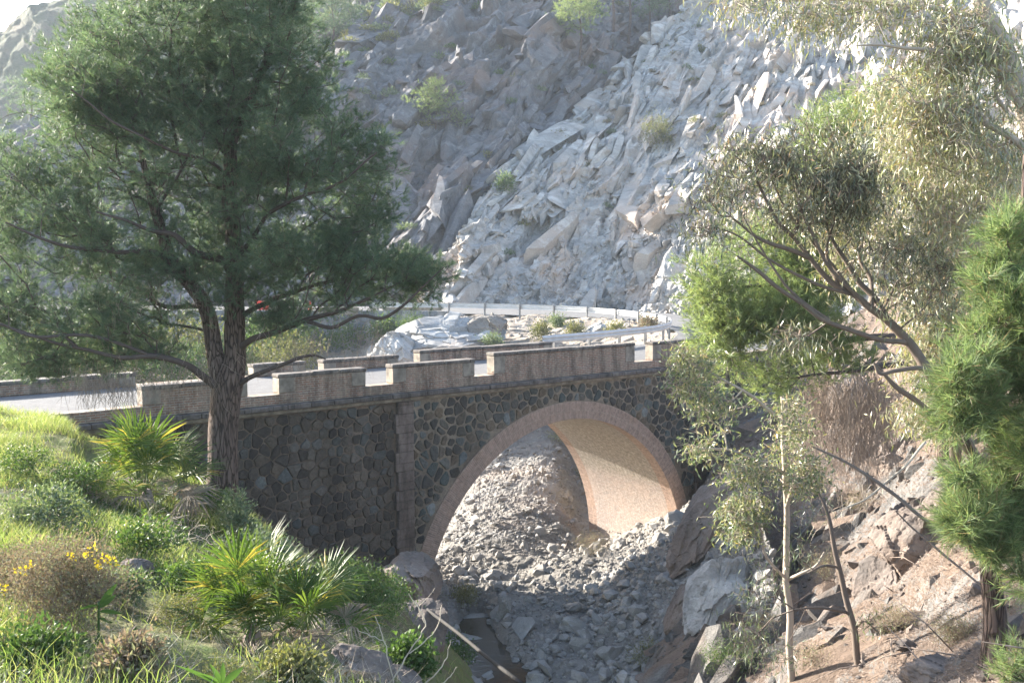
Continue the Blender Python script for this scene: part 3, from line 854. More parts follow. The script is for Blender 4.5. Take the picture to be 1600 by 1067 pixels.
stone_facing("stone_facing", 1.22, 14.42, -11.4, -3.97, 0.34, M["stones"], 0.026, 0.0, False, 0.045, True)
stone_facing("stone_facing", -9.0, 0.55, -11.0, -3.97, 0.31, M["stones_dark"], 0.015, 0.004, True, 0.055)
stone_facing("stone_facing", 15.1, 19.0, -9.5, -3.97, 0.34, M["stones"], 0.026, 0.004)
tl = AC_T - R_O
for y0, y1 in ((0.0, 0.45), (VD - 0.45, VD)):
    wall_strip("spandrel_wall", tl + 1e-3, AC_T + R_O - 1e-3, lambda t: max(arch_z(t), AC_Z) + 0.004, -3.93, y0, y1, M["mortar"], 160)
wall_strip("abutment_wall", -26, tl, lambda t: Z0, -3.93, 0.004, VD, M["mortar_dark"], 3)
wall_strip("abutment_wall", AC_T + R_O + 0.02, 24, lambda t: Z0, -3.93, 0.004, VD, M["mortar"], 3)
for t0 in (0.62, 14.5):
    mb = MB()
    z, k = Z0, 0
    while z < -3.95:
        z2 = min(z + 0.58, -3.95)
        ov = 0.09 if k % 2 else 0.0
        mb.box((t0 - ov, -0.14, z + 0.008), (t0 + 0.56 + 0.0, 0.05, z2), 0.004, 0.014)
        z, k = z2, k + 1
    mb.build("pilaster", M["quoin"], BR)


def arc(r0, r1, y0, y1, nA, nR, uvf):
    a = np.concatenate([np.linspace(math.pi, 0, nA)])
    pts_in = [(AC_T + r0 * math.cos(x), AC_Z + r0 * math.sin(x)) for x in a]
    pts_out = [(AC_T + r1 * math.cos(x), AC_Z + r1 * math.sin(x)) for x in a]
    s = np.concatenate([[0], np.cumsum(np.full(nA - 1, math.pi / (nA - 1)))]) * (r0 + r1) / 2
    leg = AC_Z - Z0
    pts_in = [(AC_T - r0, Z0)] + pts_in + [(AC_T + r0, Z0)]
    pts_out = [(AC_T - r1, Z0)] + pts_out + [(AC_T + r1, Z0)]
    s = np.concatenate([[0], s + leg, [s[-1] + 2 * leg]])
    return np.array(pts_in), np.array(pts_out), s


pin, pout, s = arc(R_I, R_O, 0, 0, 121, 2, None)
n = len(s)
for ya, yb in ((-0.035, 0.46), (VD - 0.46, VD + 0.035)):
    mb = MB()
    P4 = [(pin, ya), (pout, ya), (pout, yb), (pin, yb)]
    # front and back faces carry radial bricks; top and under faces too
    for (A, y_a), (B, y_b) in ((P4[0], P4[1]), (P4[1], P4[2]), (P4[2], P4[3]), (P4[3], P4[0])):
        V = np.concatenate([np.stack([A[:, 0], np.full(n, y_a), A[:, 1]], -1), np.stack([B[:, 0], np.full(n, y_b), B[:, 1]], -1)])
        ww = 0.62 if y_a == y_b else 0.495
        uv = np.concatenate([np.stack([s, np.zeros(n)], -1), np.stack([s, np.full(n, ww)], -1)])
        i = np.arange(n - 1)
        mb.add(V, np.stack([i, i + 1, n + i + 1, n + i], -1), None, uv)
    mb.build("arch_ring", M["ring"], BR)
ny = 12
ys = np.linspace(0.46, VD - 0.46, ny)
V = np.stack([np.broadcast_to(pin[:, None, 0], (n, ny)), np.broadcast_to(ys[None], (n, ny)), np.broadcast_to(pin[:, None, 1], (n, ny))], -1)
uv = np.stack([np.broadcast_to(ys[None], (n, ny)), np.broadcast_to(s[:, None], (n, ny))], -1).reshape(-1, 2)
mk("vault", V.reshape(-1, 3), [grid_faces(n, ny)], M["vault"], BR, True, uv)
# impost ledge at the vault's foot
mb = MB()
mb.box((AC_T + R_I - 0.02 - 0.12, 0.5, -12.2), (AC_T + R_I + 0.1, VD - 0.2, -11.15), 0.0, 0.03)
mb.build("footing_ledge", M["plaster"], BR)
# fill between vault and deck
wall_strip("deck_fill", tl, AC_T + R_O, lambda t: max(arch_z(t), AC_Z) + 0.1, -3.55, 0.46, VD - 0.46, M["plaster"], 60)

for ya, yb, sgn in ((-0.24, 0.5, -1), (VD - 0.5, VD + 0.24, 1)):
    mb = MB()
    t = -25.0
    while t < 23:
        L = 0.62 + rng.uniform(-0.08, 0.1)
        mb.box((t + 0.004, ya + rng.uniform(-.008, .008), -3.83), (t + L - 0.004, yb, -3.69 + rng.uniform(-.006, .006)), 0.003, 0.02)
        t += L
    mb.build("cornice_slab", M["cornice"], BR)
    mb = MB()
    mb.box((-25, ya + 0.13 if sgn < 0 else ya, -3.95), (23, yb if sgn < 0 else yb - 0.13, -3.832), 0, 0.03)
    mb.build("cornice_moulding", M["plaster"], BR)


def merlon(t0, t1, y0, y1, z1, zs, plast=(True, True)):
    mb = MB()
    mb.box((t0, y0, zs - 0.002), (t1, y1, z1 - 0.11), 0.002, 0.012)
    o = mb.build("merlon", M["brick"], BR)
    c = MB()
    t = t0 - 0.03
    while t < t1 - 0.05:
        L = min(0.95 + rng.uniform(-.1, .1), t1 + 0.03 - t)
        c.box((t + 0.002, y0 - 0.035, z1 - 0.11), (t + L - 0.002, y1 + 0.035, z1 + rng.uniform(-.01, .006)), 0.004, 0.022)
        t += L
    c.build("coping", M["cap"], o).matrix_parent_inverse.identity()
    for k, e in enumerate((t0, t1)):
        if plast[k]:
            b = MB()
            a, bb = (e - 0.006, e + 0.46) if k == 0 else (e - 0.46, e + 0.006)
            b.box((a, y0 - 0.018, zs + 0.03), (bb, y1 + 0.018, z1 - 0.115), 0.004, 0.015)
            b.build("end_block", M["plaster"], o).matrix_parent_inverse.identity()
    return o


ZS = -3.41
mb = MB()
mb.box((-25, -0.02, -3.69), (23, 0.36, ZS), 0, 0.012)
mb.build("parapet_wall", M["brick"], BR)
fx = lambda px, py, w=0.0: face(px, py, w)[0]
for a, b, zt in (((222, 610), (386, 592), -2.9), ((436, 600), (571, 590), -2.86), ((614, 588), (741, 578), -2.84), ((772, 570), (991, 556), -2.70), ((1020, 552), (1110, 548), -2.72)):
    merlon(fx(*a), fx(*b), 0.0, 0.36, zt, ZS)
mb = MB()
mb.box((-25, VD - 0.36, -3.69), (fx(860, 545, 4.75), VD + 0.02, ZS - 0.02), 0, 0.012)
mb.build("parapet_wall", M["brick"], BR)
for a, b, zt in (((-700, 640), (210, 590), -3.05), ((395, 570), (476, 566), -3.05), ((505, 565), (621, 560), -3.06), ((655, 552), (861, 540), -2.95)):
    merlon(fx(*a, 4.75), fx(*b, 4.75), VD - 0.4, VD, zt, ZS - 0.03)

# ------------------------------------------------------------------ guard rail round the hairpin
RP = crom(np.array(inner[3:12], float), 140)
tan = nrm(np.gradient(RP, axis=0))
side = np.stack([-tan[:, 1], tan[:, 0], np.zeros(len(tan))], -1)      # points off the road, to the inside of the bend
RL = RP + side * 0.35
GR = empty("guard_rail", RL[0], "grey steel guard rail following the inside of the hairpin beyond the bridge", "guard rail", local=True)
prof = [(0.00, 0.42), (0.00, 0.45), (-0.05, 0.49), (-0.05, 0.53), (0.0, 0.57), (0.0, 0.60), (-0.05, 0.64), (-0.05, 0.68), (0.0, 0.72), (0.0, 0.75)]
prof = prof + [(x + 0.012, z) for x, z in prof[::-1]]
V = np.stack([RL - side * 0.0 + side * 1.0 * p[0] + np.array([0, 0, p[1]]) for p in prof], 1) - RL[0]
k = len(prof)
i, j = np.meshgrid(np.arange(len(RL) - 1), np.arange(k), indexing='ij')
fq = np.stack([i * k + j, i * k + (j + 1) % k, (i + 1) * k + (j + 1) % k, (i + 1) * k + j], -1).reshape(-1, 4)
mk("beam", V.reshape(-1, 3), [fq], M["galv"], GR, False)
Lr = np.concatenate([[0], np.cumsum(np.linalg.norm(np.diff(RL, axis=0), axis=1))])
for sdist in np.arange(1.0, Lr[-1] - 0.3, 2.6):
    c = np.array([np.interp(sdist, Lr, RL[:, a]) for a in range(3)])
    sd = nrm(np.array([np.interp(sdist, Lr, side[:, a]) for a in range(3)]))
    tg = np.array([sd[1], -sd[0], 0])
    c = c + sd * 0.085 - RL[0]
    mb = MB()
    mb.box((-0.05, -0.06, -0.6), (0.05, 0.06, 0.78), 0, 0.008)
    Rm = np.stack([tg, sd, [0, 0, 1]])
    mb.v = [v @ Rm + c for v in mb.v]
    mb.build("post", M["post"], GR)

# retaining wall and low kerb wall below the far road
RW = crom(np.array([(-44, 69.4, 0), (-22, 68.4, 0), (-10, 67.9, 0), (-4.5, 67.0, 0)], float), 40)
mb = MB()
tn = nrm(np.gradient(RW, axis=0)); sd = np.stack([-tn[:, 1], tn[:, 0], 0 * tn[:, 0]], -1)
V = np.concatenate([RW + [0, -0.9, -13], RW + [0, 0, -2.95], RW + sd * 0.5 + [0, 0, -2.95], RW + sd * 0.5 + [0, 0, -13]])
n = 40
i = np.arange(n - 1)
mb.add(V, np.vstack([np.stack([a * n + i, a * n + i + 1, b * n + i + 1, b * n + i], -1) for a, b in ((0, 1), (1, 2), (2, 3))] + [np.array([[0, n, 2 * n, 3 * n], [n - 1, 4 * n - 1, 3 * n - 1, 2 * n - 1]])]))
tag(mb.build("retaining_wall", M["masonry_wall"]), "grey stone retaining wall holding up the far road behind the big pine", "wall")
for px0, px1, nm in ((445, 475, "short pale kerb block at the far road edge left of the traffic cone"), (500, 560, "long pale kerb wall at the far road edge right of the traffic cone"), (600, 690, "pale kerb wall at the far road edge above the white outcrop")):
    a, b = at(px0, 490, 68.6), at(px1, 490, 68.0)
    mb = MB(); mb.box((a[0], 67.9, -3.25), (b[0], 68.3, -2.72), 0.01, 0.03)
    tag(mb.build("kerb_wall", M["plaster"]), nm, "low wall", "kerb walls on the far road")
c = at(485, 494, 70.5); c[2] = -3.08
cone = empty("traffic_cone", c, "small red and white traffic cone on the far road behind the pine", "traffic cone", local=True)
mb = MB(); mb.box((-0.2, -0.2, 0), (0.2, 0.2, 0.05), 0, 0.01); mb.build("base", M["red"], cone)
mb = MB(); mb.tube([(0, 0, 0.05), (0, 0, 0.3)], [0.15, 0.1], 14, False); mb.tube([(0, 0, 0.45), (0, 0, 0.72)], [0.075, 0.03], 14); mb.build("body", M["red"], cone)
mb = MB(); mb.tube([(0, 0, 0.3), (0, 0, 0.45)], [0.1, 0.075], 14, False); mb.build("stripe", M["white"], cone)
c = at(410, 494, 70.5); c[2] = -3.08
bar = empty("road_barrier", c, "red plastic road barrier block on the far road left of the cone", "barrier", local=True)
mb = MB()
pr = [(-0.25, 0.0), (-0.25, 0.12), (-0.13, 0.3), (-0.09, 0.72), (0.09, 0.72), (0.13, 0.3), (0.25, 0.12), (0.25, 0.0)]
V = np.array([(x, y, z) for x in (-0.45, 0.45) for y, z in pr])
mb.add(V, [[a, (a + 1) % 8, 8 + (a + 1) % 8, 8 + a] for a in range(8)] + [[0, 1, 6, 7], [1, 2, 5, 6], [2, 3, 4, 5], [8, 15, 14, 9], [9, 14, 13, 10], [10, 13, 12, 11]])
mb.build("body", M["red"], bar)

# ------------------------------------------------------------------ rocks
import bmesh


def rock_arrays(n_sub, seed, stretch=(1, 1, 1), amp=0.35, cuts=7):
    bm = bmesh.new()
    bmesh.ops.create_icosphere(bm, subdivisions=n_sub, radius=1.0)
    V = np.array([v.co[:] for v in bm.verts]); Fc = np.array([[v.index for v in f.verts] for f in bm.faces])
    bm.free()
    r = np.random.default_rng(seed)
    for _ in range(cuts):                               # flat cleavage planes
        nn = nrm(r.normal(size=3)); dd = r.uniform(0.45, 0.85)
        ex = np.maximum(V @ nn - dd, 0)
        V = V - ex[:, None] * nn
    if n_sub > 2:
        V = V * (1 + amp * 0.4 * fbm(V * 1.3 + seed, 3, seed))[:, None] + nrm(V) * ((0.12 if n_sub > 5 else 0.085) * facets(V * 1.9 + seed, seed) + 0.035 * facets(V * 5 + seed, seed + 9))[:, None]
    return V * np.array(stretch), Fc


def rock(name, px, py, Y, size, stretch, seed, mat, label, cat="rock", rot=(0, 0, 0), group=None, sub=5):
    V, Fc = rock_arrays(sub, seed, stretch)
    V = V @ np.array(Matrix.Rotation(0, 3, 'X')).T * size
    from mathutils import Euler
    V = V @ np.array(Euler([math.radians(a) for a in rot]).to_matrix()).T
    o = mk(name, V, [Fc], mat)
    G = {"s": SCREE, "r": RBANK, "b": BANK, "i": INNERG}.get(Y) if isinstance(Y, str) else None
    c = at(px, py, Y) if G is None else pick(G, px, py)
    o.location = c.tolist()
    return tag(o, label, cat, group)


# slabs of bedded rock standing out of the cliffs
SLABS = []
for k in range(14):
    r_ = np.random.default_rng(700 + k)
    V, Fc = rock_arrays(2, 500 + k, (1, 1, 1), 0, 5)
    lim = r_.uniform(0.42, 0.6, 6)
    for a in range(3):                                   # squared off like split rock
        V[:, a] = np.clip(V[:, a], -lim[a], lim[a + 3])
    tl_ = r_.normal(0, 0.25, (3, 3)) * (1 - np.eye(3))
    SLABS.append((V @ (np.eye(3) + tl_), Fc))


def slab_field(name, G, n, lmin, lmax, power, Fr, asp, mat, wfun=None, tip=0.7, rnd=0.3, sink=0.12, parent=None):
    P, i, j = scatter(G, n, wfun)
    N = gnormals(blur(G[..., 0], 0)[..., None] * 0 + G)[i, j]
    n = len(P)
    L = lmin * (1 - rng.random(n) * (1 - (lmin / lmax) ** power)) ** (-1 / power)
    e1 = nrm(Fr[0] + rng.normal(0, rnd, (n, 3)))
    e3 = nrm(N + Fr[1] * tip * rng.uniform(0.2, 1.5, (n, 1)) + rng.normal(0, rnd, (n, 3)))
    e3 = nrm(e3 - e1 * (e3 * e1).sum(1, keepdims=True))
    e2 = np.cross(e3, e1)
    sc = np.stack([L * asp[0] * rng.uniform(.7, 1.4, n), L * asp[1] * rng.uniform(.6, 1.5, n), L * asp[2] * rng.uniform(.6, 1.6, n)], -1)
    R = np.stack([e1 * sc[:, :1], e2 * sc[:, 1:2], e3 * sc[:, 2:]], 1)
    vs, fs, o = [], [], 0
    which = rng.integers(0, len(SLABS), n)
    for k, (V, Fc) in enumerate(SLABS):
        m = np.where(which == k)[0]
        if not len(m): continue
        W = np.einsum('vi,nij->nvj', V, R[m]) + (P[m] - N[m] * (sink * L[m] * asp[2])[:, None])[:, None]
        vs.append(W.reshape(-1, 3)); fs.append((Fc[None] + (np.arange(len(m)) * len(V))[:, None, None]).reshape(-1, 3) + o); o += len(m) * len(V)
    return tag(mk(name, np.concatenate(vs), [np.concatenate(fs)], mat, parent), kind="structure")


def cliff_w(P):
    q = proj(P)
    return (q[..., 0] > 640) * (q[..., 0] < 1500) * (q[..., 1] < 500) * (q[..., 1] > -40) * np.clip(0.5 + 1.2 * fbm(P * 0.15, 3, 81), 0.05, 1.3)


slab_field("cliff_slabs", CLIFF, 1300, 1.2, 3.6, 1.6, F2, (2.0, 0.6, 0.26), M["cliff"], lambda P: cliff_w(P) * (0.15 + 1.0 * (P[..., 2] > 6)), 1.1, 0.10, 0.55)
slab_field("cliff_blocks", CLIFF, 11000, 0.28, 1.5, 1.6, F2, (1.25, 0.6, 0.34), M["cliff"], lambda P: cliff_w(P) * (0.25 + 1.2 * (P[..., 2] < 9)), 0.95, 0.24, 0.52)
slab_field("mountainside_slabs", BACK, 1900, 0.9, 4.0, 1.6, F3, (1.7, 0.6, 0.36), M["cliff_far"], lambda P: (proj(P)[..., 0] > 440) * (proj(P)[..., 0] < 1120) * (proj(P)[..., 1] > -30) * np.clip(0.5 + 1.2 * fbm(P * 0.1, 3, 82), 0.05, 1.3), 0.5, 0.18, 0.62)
slab_field("hillside_slabs", RBANK, 1300, 0.2, 1.1, 1.5, F1, (1.2, 0.65, 0.5), M["right_bank"], lambda P: (proj(P)[..., 0] < 1500) * (proj(P)[..., 1] > 560) * (proj(P)[..., 1] < 1110) * np.clip(0.2 + 1.6 * fbm(P * 0.35, 3, 77), 0.02, 1.2) * np.clip((1500 - proj(P)[..., 0]) / 250, 0.05, 1), 0.7, 0.3, 0.4)

# loose stones: thousands of small ones as one sheet of rubble
shapes = [rock_arrays(1, 100 + k, rng.uniform(0.55, 1.3, 3), 0, 5) for k in range(10)]


def rubble(name, G, n, smin, smax, power, mat, wfun=None, sink=0.25, label=None):
    P, i, j = scatter(G, n, wfun)
    S = smin * (1 - rng.random(n) * (1 - (smin / smax) ** power)) ** (-1 / power)
    vs, fs, o = [], [], 0
    which = rng.integers(0, len(shapes), n)
    for k, (V, Fc) in enumerate(shapes):
        m = np.where(which == k)[0]
        if not len(m): continue
        a = rng.random((len(m), 3)) * 6.28
        ca, sa = np.cos(a), np.sin(a)
        Rz = np.zeros((len(m), 3, 3)); Rz[:, 0, 0] = ca[:, 0]; Rz[:, 0, 1] = -sa[:, 0]; Rz[:, 1, 0] = sa[:, 0]; Rz[:, 1, 1] = ca[:, 0]; Rz[:, 2, 2] = 1
        Rx = np.zeros((len(m), 3, 3)); Rx[:, 1, 1] = ca[:, 1]; Rx[:, 1, 2] = -sa[:, 1]; Rx[:, 2, 1] = sa[:, 1]; Rx[:, 2, 2] = ca[:, 1]; Rx[:, 0, 0] = 1
        R = Rz @ Rx
        W = np.einsum('nij,vj->nvi', R, V) * S[m][:, None, None] + P[m][:, None] + np.array([0, 0, 1.0]) * (S[m] * sink)[:, None, None]
        vs.append(W.reshape(-1, 3))
        fs.append((Fc[None] + (np.arange(len(m)) * len(V))[:, None, None]).reshape(-1, 3) + o)
        o += len(m) * len(V)
    return tag(mk(name, np.concatenate(vs), [np.concatenate(fs)], mat), label, None, None, "stuff")


def wf_scree(P):
    q = proj(P)
    return np.clip(0.6 + fbm(P * 0.5, 3, 8), 0.05, 1.5) * (q[..., 1] < 1110)


rubble("scree_stones", SCREE, 14000, 0.02, 0.13, 2.0, M["scree"], wf_scree)
rubble("scree_stones", SCREE, 9000, 0.03, 0.30, 1.7, M["stone"], lambda P: wf_scree(P) * np.clip((proj(P)[..., 1] - 780) / 160, 0.06, 1) * (P[..., 2] > POOL_Z + 0.02))
rubble("hillside_stones", RBANK, 2500, 0.03, 0.22, 1.7, M["boulder"], lambda P: (proj(P)[..., 0] < 1650) * 1.0)
rubble("verge_stones", INNERG, 500, 0.05, 0.3, 1.7, M["stone"])
# the talus strip along the foot of the cliff
rubble("talus_stones", CLIFF[:165], 2500, 0.08, 0.7, 1.6, M["cliff"], lambda P: (P[..., 2] < -0.5) * (proj(P)[..., 0] < 1200) * 1.0)

# bigger loose rocks, one object each
loose = [rock_arrays(3, 300 + k, (1.25, 0.85, 0.65), 0.3, 9) for k in range(5)]
lmesh = [mk("loose_rock", V, [Fc], M["stone"]) for V, Fc in loose]
for o in lmesh: COL.objects.unlink(o)
P, _, _ = scatter(SCREE, 90, lambda P: ((proj(P)[..., 1] < 1080) & (proj(P)[..., 1] > 660) & (proj(P)[..., 0] > 690) & (proj(P)[..., 0] < 1120)) * np.clip(0.15 + (31 - P[..., 1]) * 0.12, 0.12, 1))
for k, p in enumerate(P):
    o = lmesh[k % 5].copy(); COL.objects.link(o)
    sz = 0.16 + 0.3 * rng.random() ** 2
    o.location = (p + [0, 0, sz * 0.2]).tolist(); o.scale = (sz,) * 3
    o.rotation_euler = (rng.uniform(-.6, .6), rng.uniform(-.6, .6), rng.uniform(0, 6.28))
    tag(o, "angular grey rock lying loose among the scree below the arch", "rock", "loose rocks on the scree")
for o in lmesh: bpy.data.objects.remove(o)

rock("boulder", 645, 905, 20.0, 1.0, (0.62, 0.8, 0.72), 3, M["boulder"], "big dark boulder at the left foot of the brick arch", rot=(10, -25, 20))
rock("boulder", 655, 985, 17.5, 1.0, (0.55, 0.6, 0.7), 4, M["boulder"], "dark rock under the big boulder beside the grey pipe", rot=(0, 15, 60))
rock("rock_slab", 784, 958, "s", 1.0, (0.24, 0.3, 0.62), 5, M["stone"], "upright grey slab standing in the stream bed", rot=(8, 12, 15))
rock("boulder", 768, 897, "s", 1.0, (0.42, 0.35, 0.22), 6, M["stone"], "pale block lying on the scree under the arch", rot=(0, 8, 10))
rock("boulder", 858, 892, "s", 1.0, (0.2, 0.2, 0.17), 7, M["stone"], "small rounded pale rock under the arch right of the pale block", rot=(0, 0, 40))
rock("boulder", 745, 965, "s", 1.0, (0.5, 0.3, 0.18), 8, M["stone"], "flat ledge of rock at the head of the pool", rot=(0, -6, 10))
rock("boulder", 690, 925, "s", 1.0, (0.3, 0.3, 0.34), 9, M["stone"], "grey stump of rock beside the left foot of the arch", rot=(0, 0, 10))
rock("rock_slab", 1100, 825, 27.6, 1.0, (0.60, 0.9, 1.75), 10, M["tan_rock"], "tall leaning brown slab on the right bank by the arch foot", rot=(0, 33, 20), sub=6)
rock("rock_slab", 1125, 930, 23.6, 1.0, (0.75, 0.9, 1.45), 11, M["pale_rock"], "ribbed pale outcrop below the leaning brown slab", rot=(0, 34, 25), sub=6)
rock("boulder", 1068, 945, 24.6, 1.0, (0.36, 0.5, 0.8), 12, M["tan_rock"], "narrow jagged rock left of the ribbed pale outcrop", rot=(0, 32, 10))
rock("boulder", 1028, 795, "s", 1.0, (0.42, 0.4, 0.22), 13, M["stone"], "flat block perched on the debris at the right foot of the arch", rot=(0, -14, 20))
rock("boulder", 940, 865, "s", 1.0, (0.34, 0.3, 0.2), 33, M["stone"], "tilted block on the debris edge in front of the brick vault", rot=(0, -24, 20))
rock("boulder", 1432, 860, "r", 1.0, (0.95, 1.0, 1.15), 14, M["tan_rock"], "large cracked pale boulder on the right slope", rot=(10, 38, 20), sub=6)
rock("boulder", 1372, 915, "r", 1.0, (0.5, 0.6, 0.62), 15, M["boulder"], "brown boulder in shade at the foot of the large cracked boulder", rot=(0, 25, 0))
rock("boulder", 1385, 725, "r", 1.0, (0.5, 0.5, 0.45), 16, M["tan_rock"], "grey boulder high on the right slope behind the hanging dead twigs", rot=(0, 10, 40))
rock("boulder", 1320, 640, "r", 1.0, (1.0, 1.1, 1.2), 17, M["tan_rock"], "pale sunlit outcrop glimpsed between the pine and the gum leaves", rot=(0, 25, 20))
rock("boulder", 1500, 800, "r", 1.0, (0.75, 0.8, 0.6), 18, M["tan_rock"], "pale boulder upslope of the large cracked boulder", rot=(0, 18, 60))
rock("boulder", 1455, 1050, "r", 1.0, (0.42, 0.45, 0.22), 19, M["tan_rock"], "tan rock in the needle litter at the bottom edge left of the pine trunk", rot=(0, 10, 20))
rock("boulder", 210, 895, "b", 1.0, (0.17, 0.2, 0.19), 20, M["boulder"], "dark rock in the grass beside the yellow flowers", rot=(20, 30, 10))
rock("boulder", 570, 1040, "b", 1.0, (0.30, 0.3, 0.16), 21, M["boulder"], "brown rock at the bottom edge right of the front dwarf palm", rot=(5, 25, 10))
rock("boulder", 630, 1062, "b", 1.0, (0.22, 0.3, 0.14), 22, M["boulder"], "low brown rock at the bottom edge under the bare twigs", rot=(0, 20, 40))
rock("boulder", 280, 775, "b", 1.0, (0.25, 0.25, 0.2), 23, M["boulder"], "brown earth covered rock under the upper dwarf palm", rot=(0, 20, 40))
rock("rock_outcrop", 700, 545, 56.0, 1.0, (3.5, 2.6, 2.35), 24, M["pale_rock"], "white rounded outcrop inside the hairpin behind the bridge", rot=(0, -12, 10), sub=7)
rock("rock_outcrop", 628, 572, 54.0, 1.15, (1.6, 1.6, 1.7), 25, M["pale_rock"], "lower white shoulder of the outcrop beside the far parapet", rot=(0, -35, 10), sub=6)
rock("boulder", 768, 520, 57.0, 1.0, (1.4, 1.2, 1.0), 26, M["scree"], "dark grey rock on the right side of the white outcrop", rot=(0, 12, 10), sub=6)
rock("boulder", 930, 522, 58.0, 1.0, (1.2, 0.9, 0.75), 27, M["pale_rock"], "small pale outcrop under the far guard rail", rot=(0, -14, 10), sub=6)

pa, pb = at(660, 945, 18.0), at(822, 1074, 13.0)
mb = MB(); mb.tube([pa + (pb - pa) * k / 12 + [0, 0, -0.008 * math.sin(k * 0.9)] for k in range(13)], 0.03, 10)
tag(mb.build("pipe", M["pipe"], None, True), "straight grey pipe running down the bank into the stream bed", "pipe")

# ------------------------------------------------------------------ growing trees
def limb(pts, n_per=6):
    """pts: (px, py, Y, radius in px) -> world points and radii along a smooth curve."""
    W = np.array([np.append(at(p[0], p[1], p[2]), p[3] * p[2] / F_PX) for p in pts])
    C = crom(W, max(2, (len(pts) - 1) * n_per + 1))
    if len(pts) > 3:
        k = np.clip(np.arange(len(C)) / 6.0, 0, 1)[:, None]
        C[:, :3] += k * 0.05 * np.stack([vnoise(C[:, :3] * 1.7 + a * 9.1, 40 + a) for a in range(3)], -1) * min(1.0, pts[0][2] / 12)
    return C


def grow(limbs, A, bf=0.35, step=0.3, wob=0.12, rtip=0.004, rexp=0.42, up=0.0):
    """Branches from the given limbs to every attractor in A (greedy spanning tree); returns chains [(points, radii)], tip dirs."""
    pos, par, path, rad = [], [], [], []
    for L in limbs:
        o = len(pos)
        for k, p in enumerate(L):
            if k == 0:
                if pos:
                    d = np.linalg.norm(np.array(pos) - p[:3], axis=1); j = int(d.argmin()); pl = path[j]
                else: j, pl = -1, 0.0
            else: j = len(pos) - 1; pl = path[j] + np.linalg.norm(p[:3] - pos[j])
            pos.append(p[:3]); par.append(j); path.append(pl); rad.append(p[3])
    n0 = len(pos)
    cap = n0 + len(A) * 14
    P = np.zeros((cap, 3)); P[:n0] = pos
    PL = np.zeros(cap); PL[:n0] = path
    PR = np.full(cap, -1); PR[:n0] = par
    n = n0
    d0 = np.min(np.linalg.norm(A[:, None] - P[None, :n0:2], axis=2), axis=1)
    tips = np.zeros(len(A), int); dirs = np.zeros((len(A), 3))
    for a in np.argsort(d0):
        x = A[a]
        d = np.linalg.norm(P[:n] - x, axis=1)
        j = int((d + bf * PL[:n]).argmin())
        m = int(min(12, max(1, round(d[j] / step))))
        v = x - P[j]
        off = rng.normal(0, wob * d[j], 3); off[2] += up * d[j]
        prev = j
        for k in range(1, m + 1):
            f = k / m
            P[n] = P[j] + v * f + off * math.sin(math.pi * f) * (0.6 if m > 1 else 0)
            PL[n] = PL[prev] + d[j] / m; PR[n] = prev; prev = n; n += 1
        tips[a] = prev
        dirs[a] = P[prev] - P[PR[prev]]
    cnt = np.zeros(n); cnt[tips] = 1
    for k in range(n - 1, -1, -1):
        if PR[k] >= 0: cnt[PR[k]] += cnt[k]
    R = rtip * np.maximum(cnt, 1) ** rexp
    R[:n0] = np.array(rad)
    main = np.full(n, -1)
    for k in range(n):
        p = PR[k]
        if p >= 0 and not (p < n0 and k >= n0) and (main[p] < 0 or (main[p] >= n0 and cnt[k] > cnt[main[p]])): main[p] = k
    thick, thin = [], []
    for k in range(n):
        p = PR[k]
        if p >= 0 and main[p] == k: continue
        ch = [k]
        while main[ch[-1]] >= 0: ch.append(main[ch[-1]])
        if p >= 0: ch = [p] + ch
        if len(ch) < 2: continue
        r = R[ch].copy()
        if p >= 0: r[0] = min(r[0], r[1] * 1.15)
        r = np.minimum.accumulate(np.minimum(r, R[p] if p >= 0 else 9))
        (thick if k < n0 else thin).append((P[ch], r))
    return thick, thin, nrm(dirs)


def tubes(name, chains, mat, parent, k=6):
    mb = MB()
    for p, r in chains: mb.tube(p, r, k if r[0] > 0.02 else 4, False)
    return mb.build(name, mat, parent, True)


def needle_mesh(name, C, D, mat, parent, K=26, L=0.10, w=0.004, tuft=0.08, spread=0.9):
    """Tufts of single needles (one thin triangle each) around twig ends."""
    n = len(C)
    D = np.repeat(nrm(D), K, 0); C = np.repeat(C, K, 0)
    N = n * K
    rad = nrm(rng.normal(size=(N, 3)))
    rad = nrm(rad - D * (rad * D).sum(1, keepdims=True))
    a = rng.uniform(0.25, spread, (N, 1))
    dr = nrm(D * np.cos(a) + rad * np.sin(a) + rng.normal(0, 0.12, (N, 3)))
    b0 = C + D * (rng.random((N, 1)) - 0.6) * tuft
    sd = nrm(np.cross(dr, rng.normal(size=(N, 3)))) * w * 0.5
    Ln = L * rng.uniform(0.65, 1.1, (N, 1))
    V = np.stack([b0 - sd, b0 + sd, b0 + dr * Ln], 1).reshape(-1, 3)
    return mk(name, V, [np.arange(N * 3).reshape(-1, 3)], mat, parent)


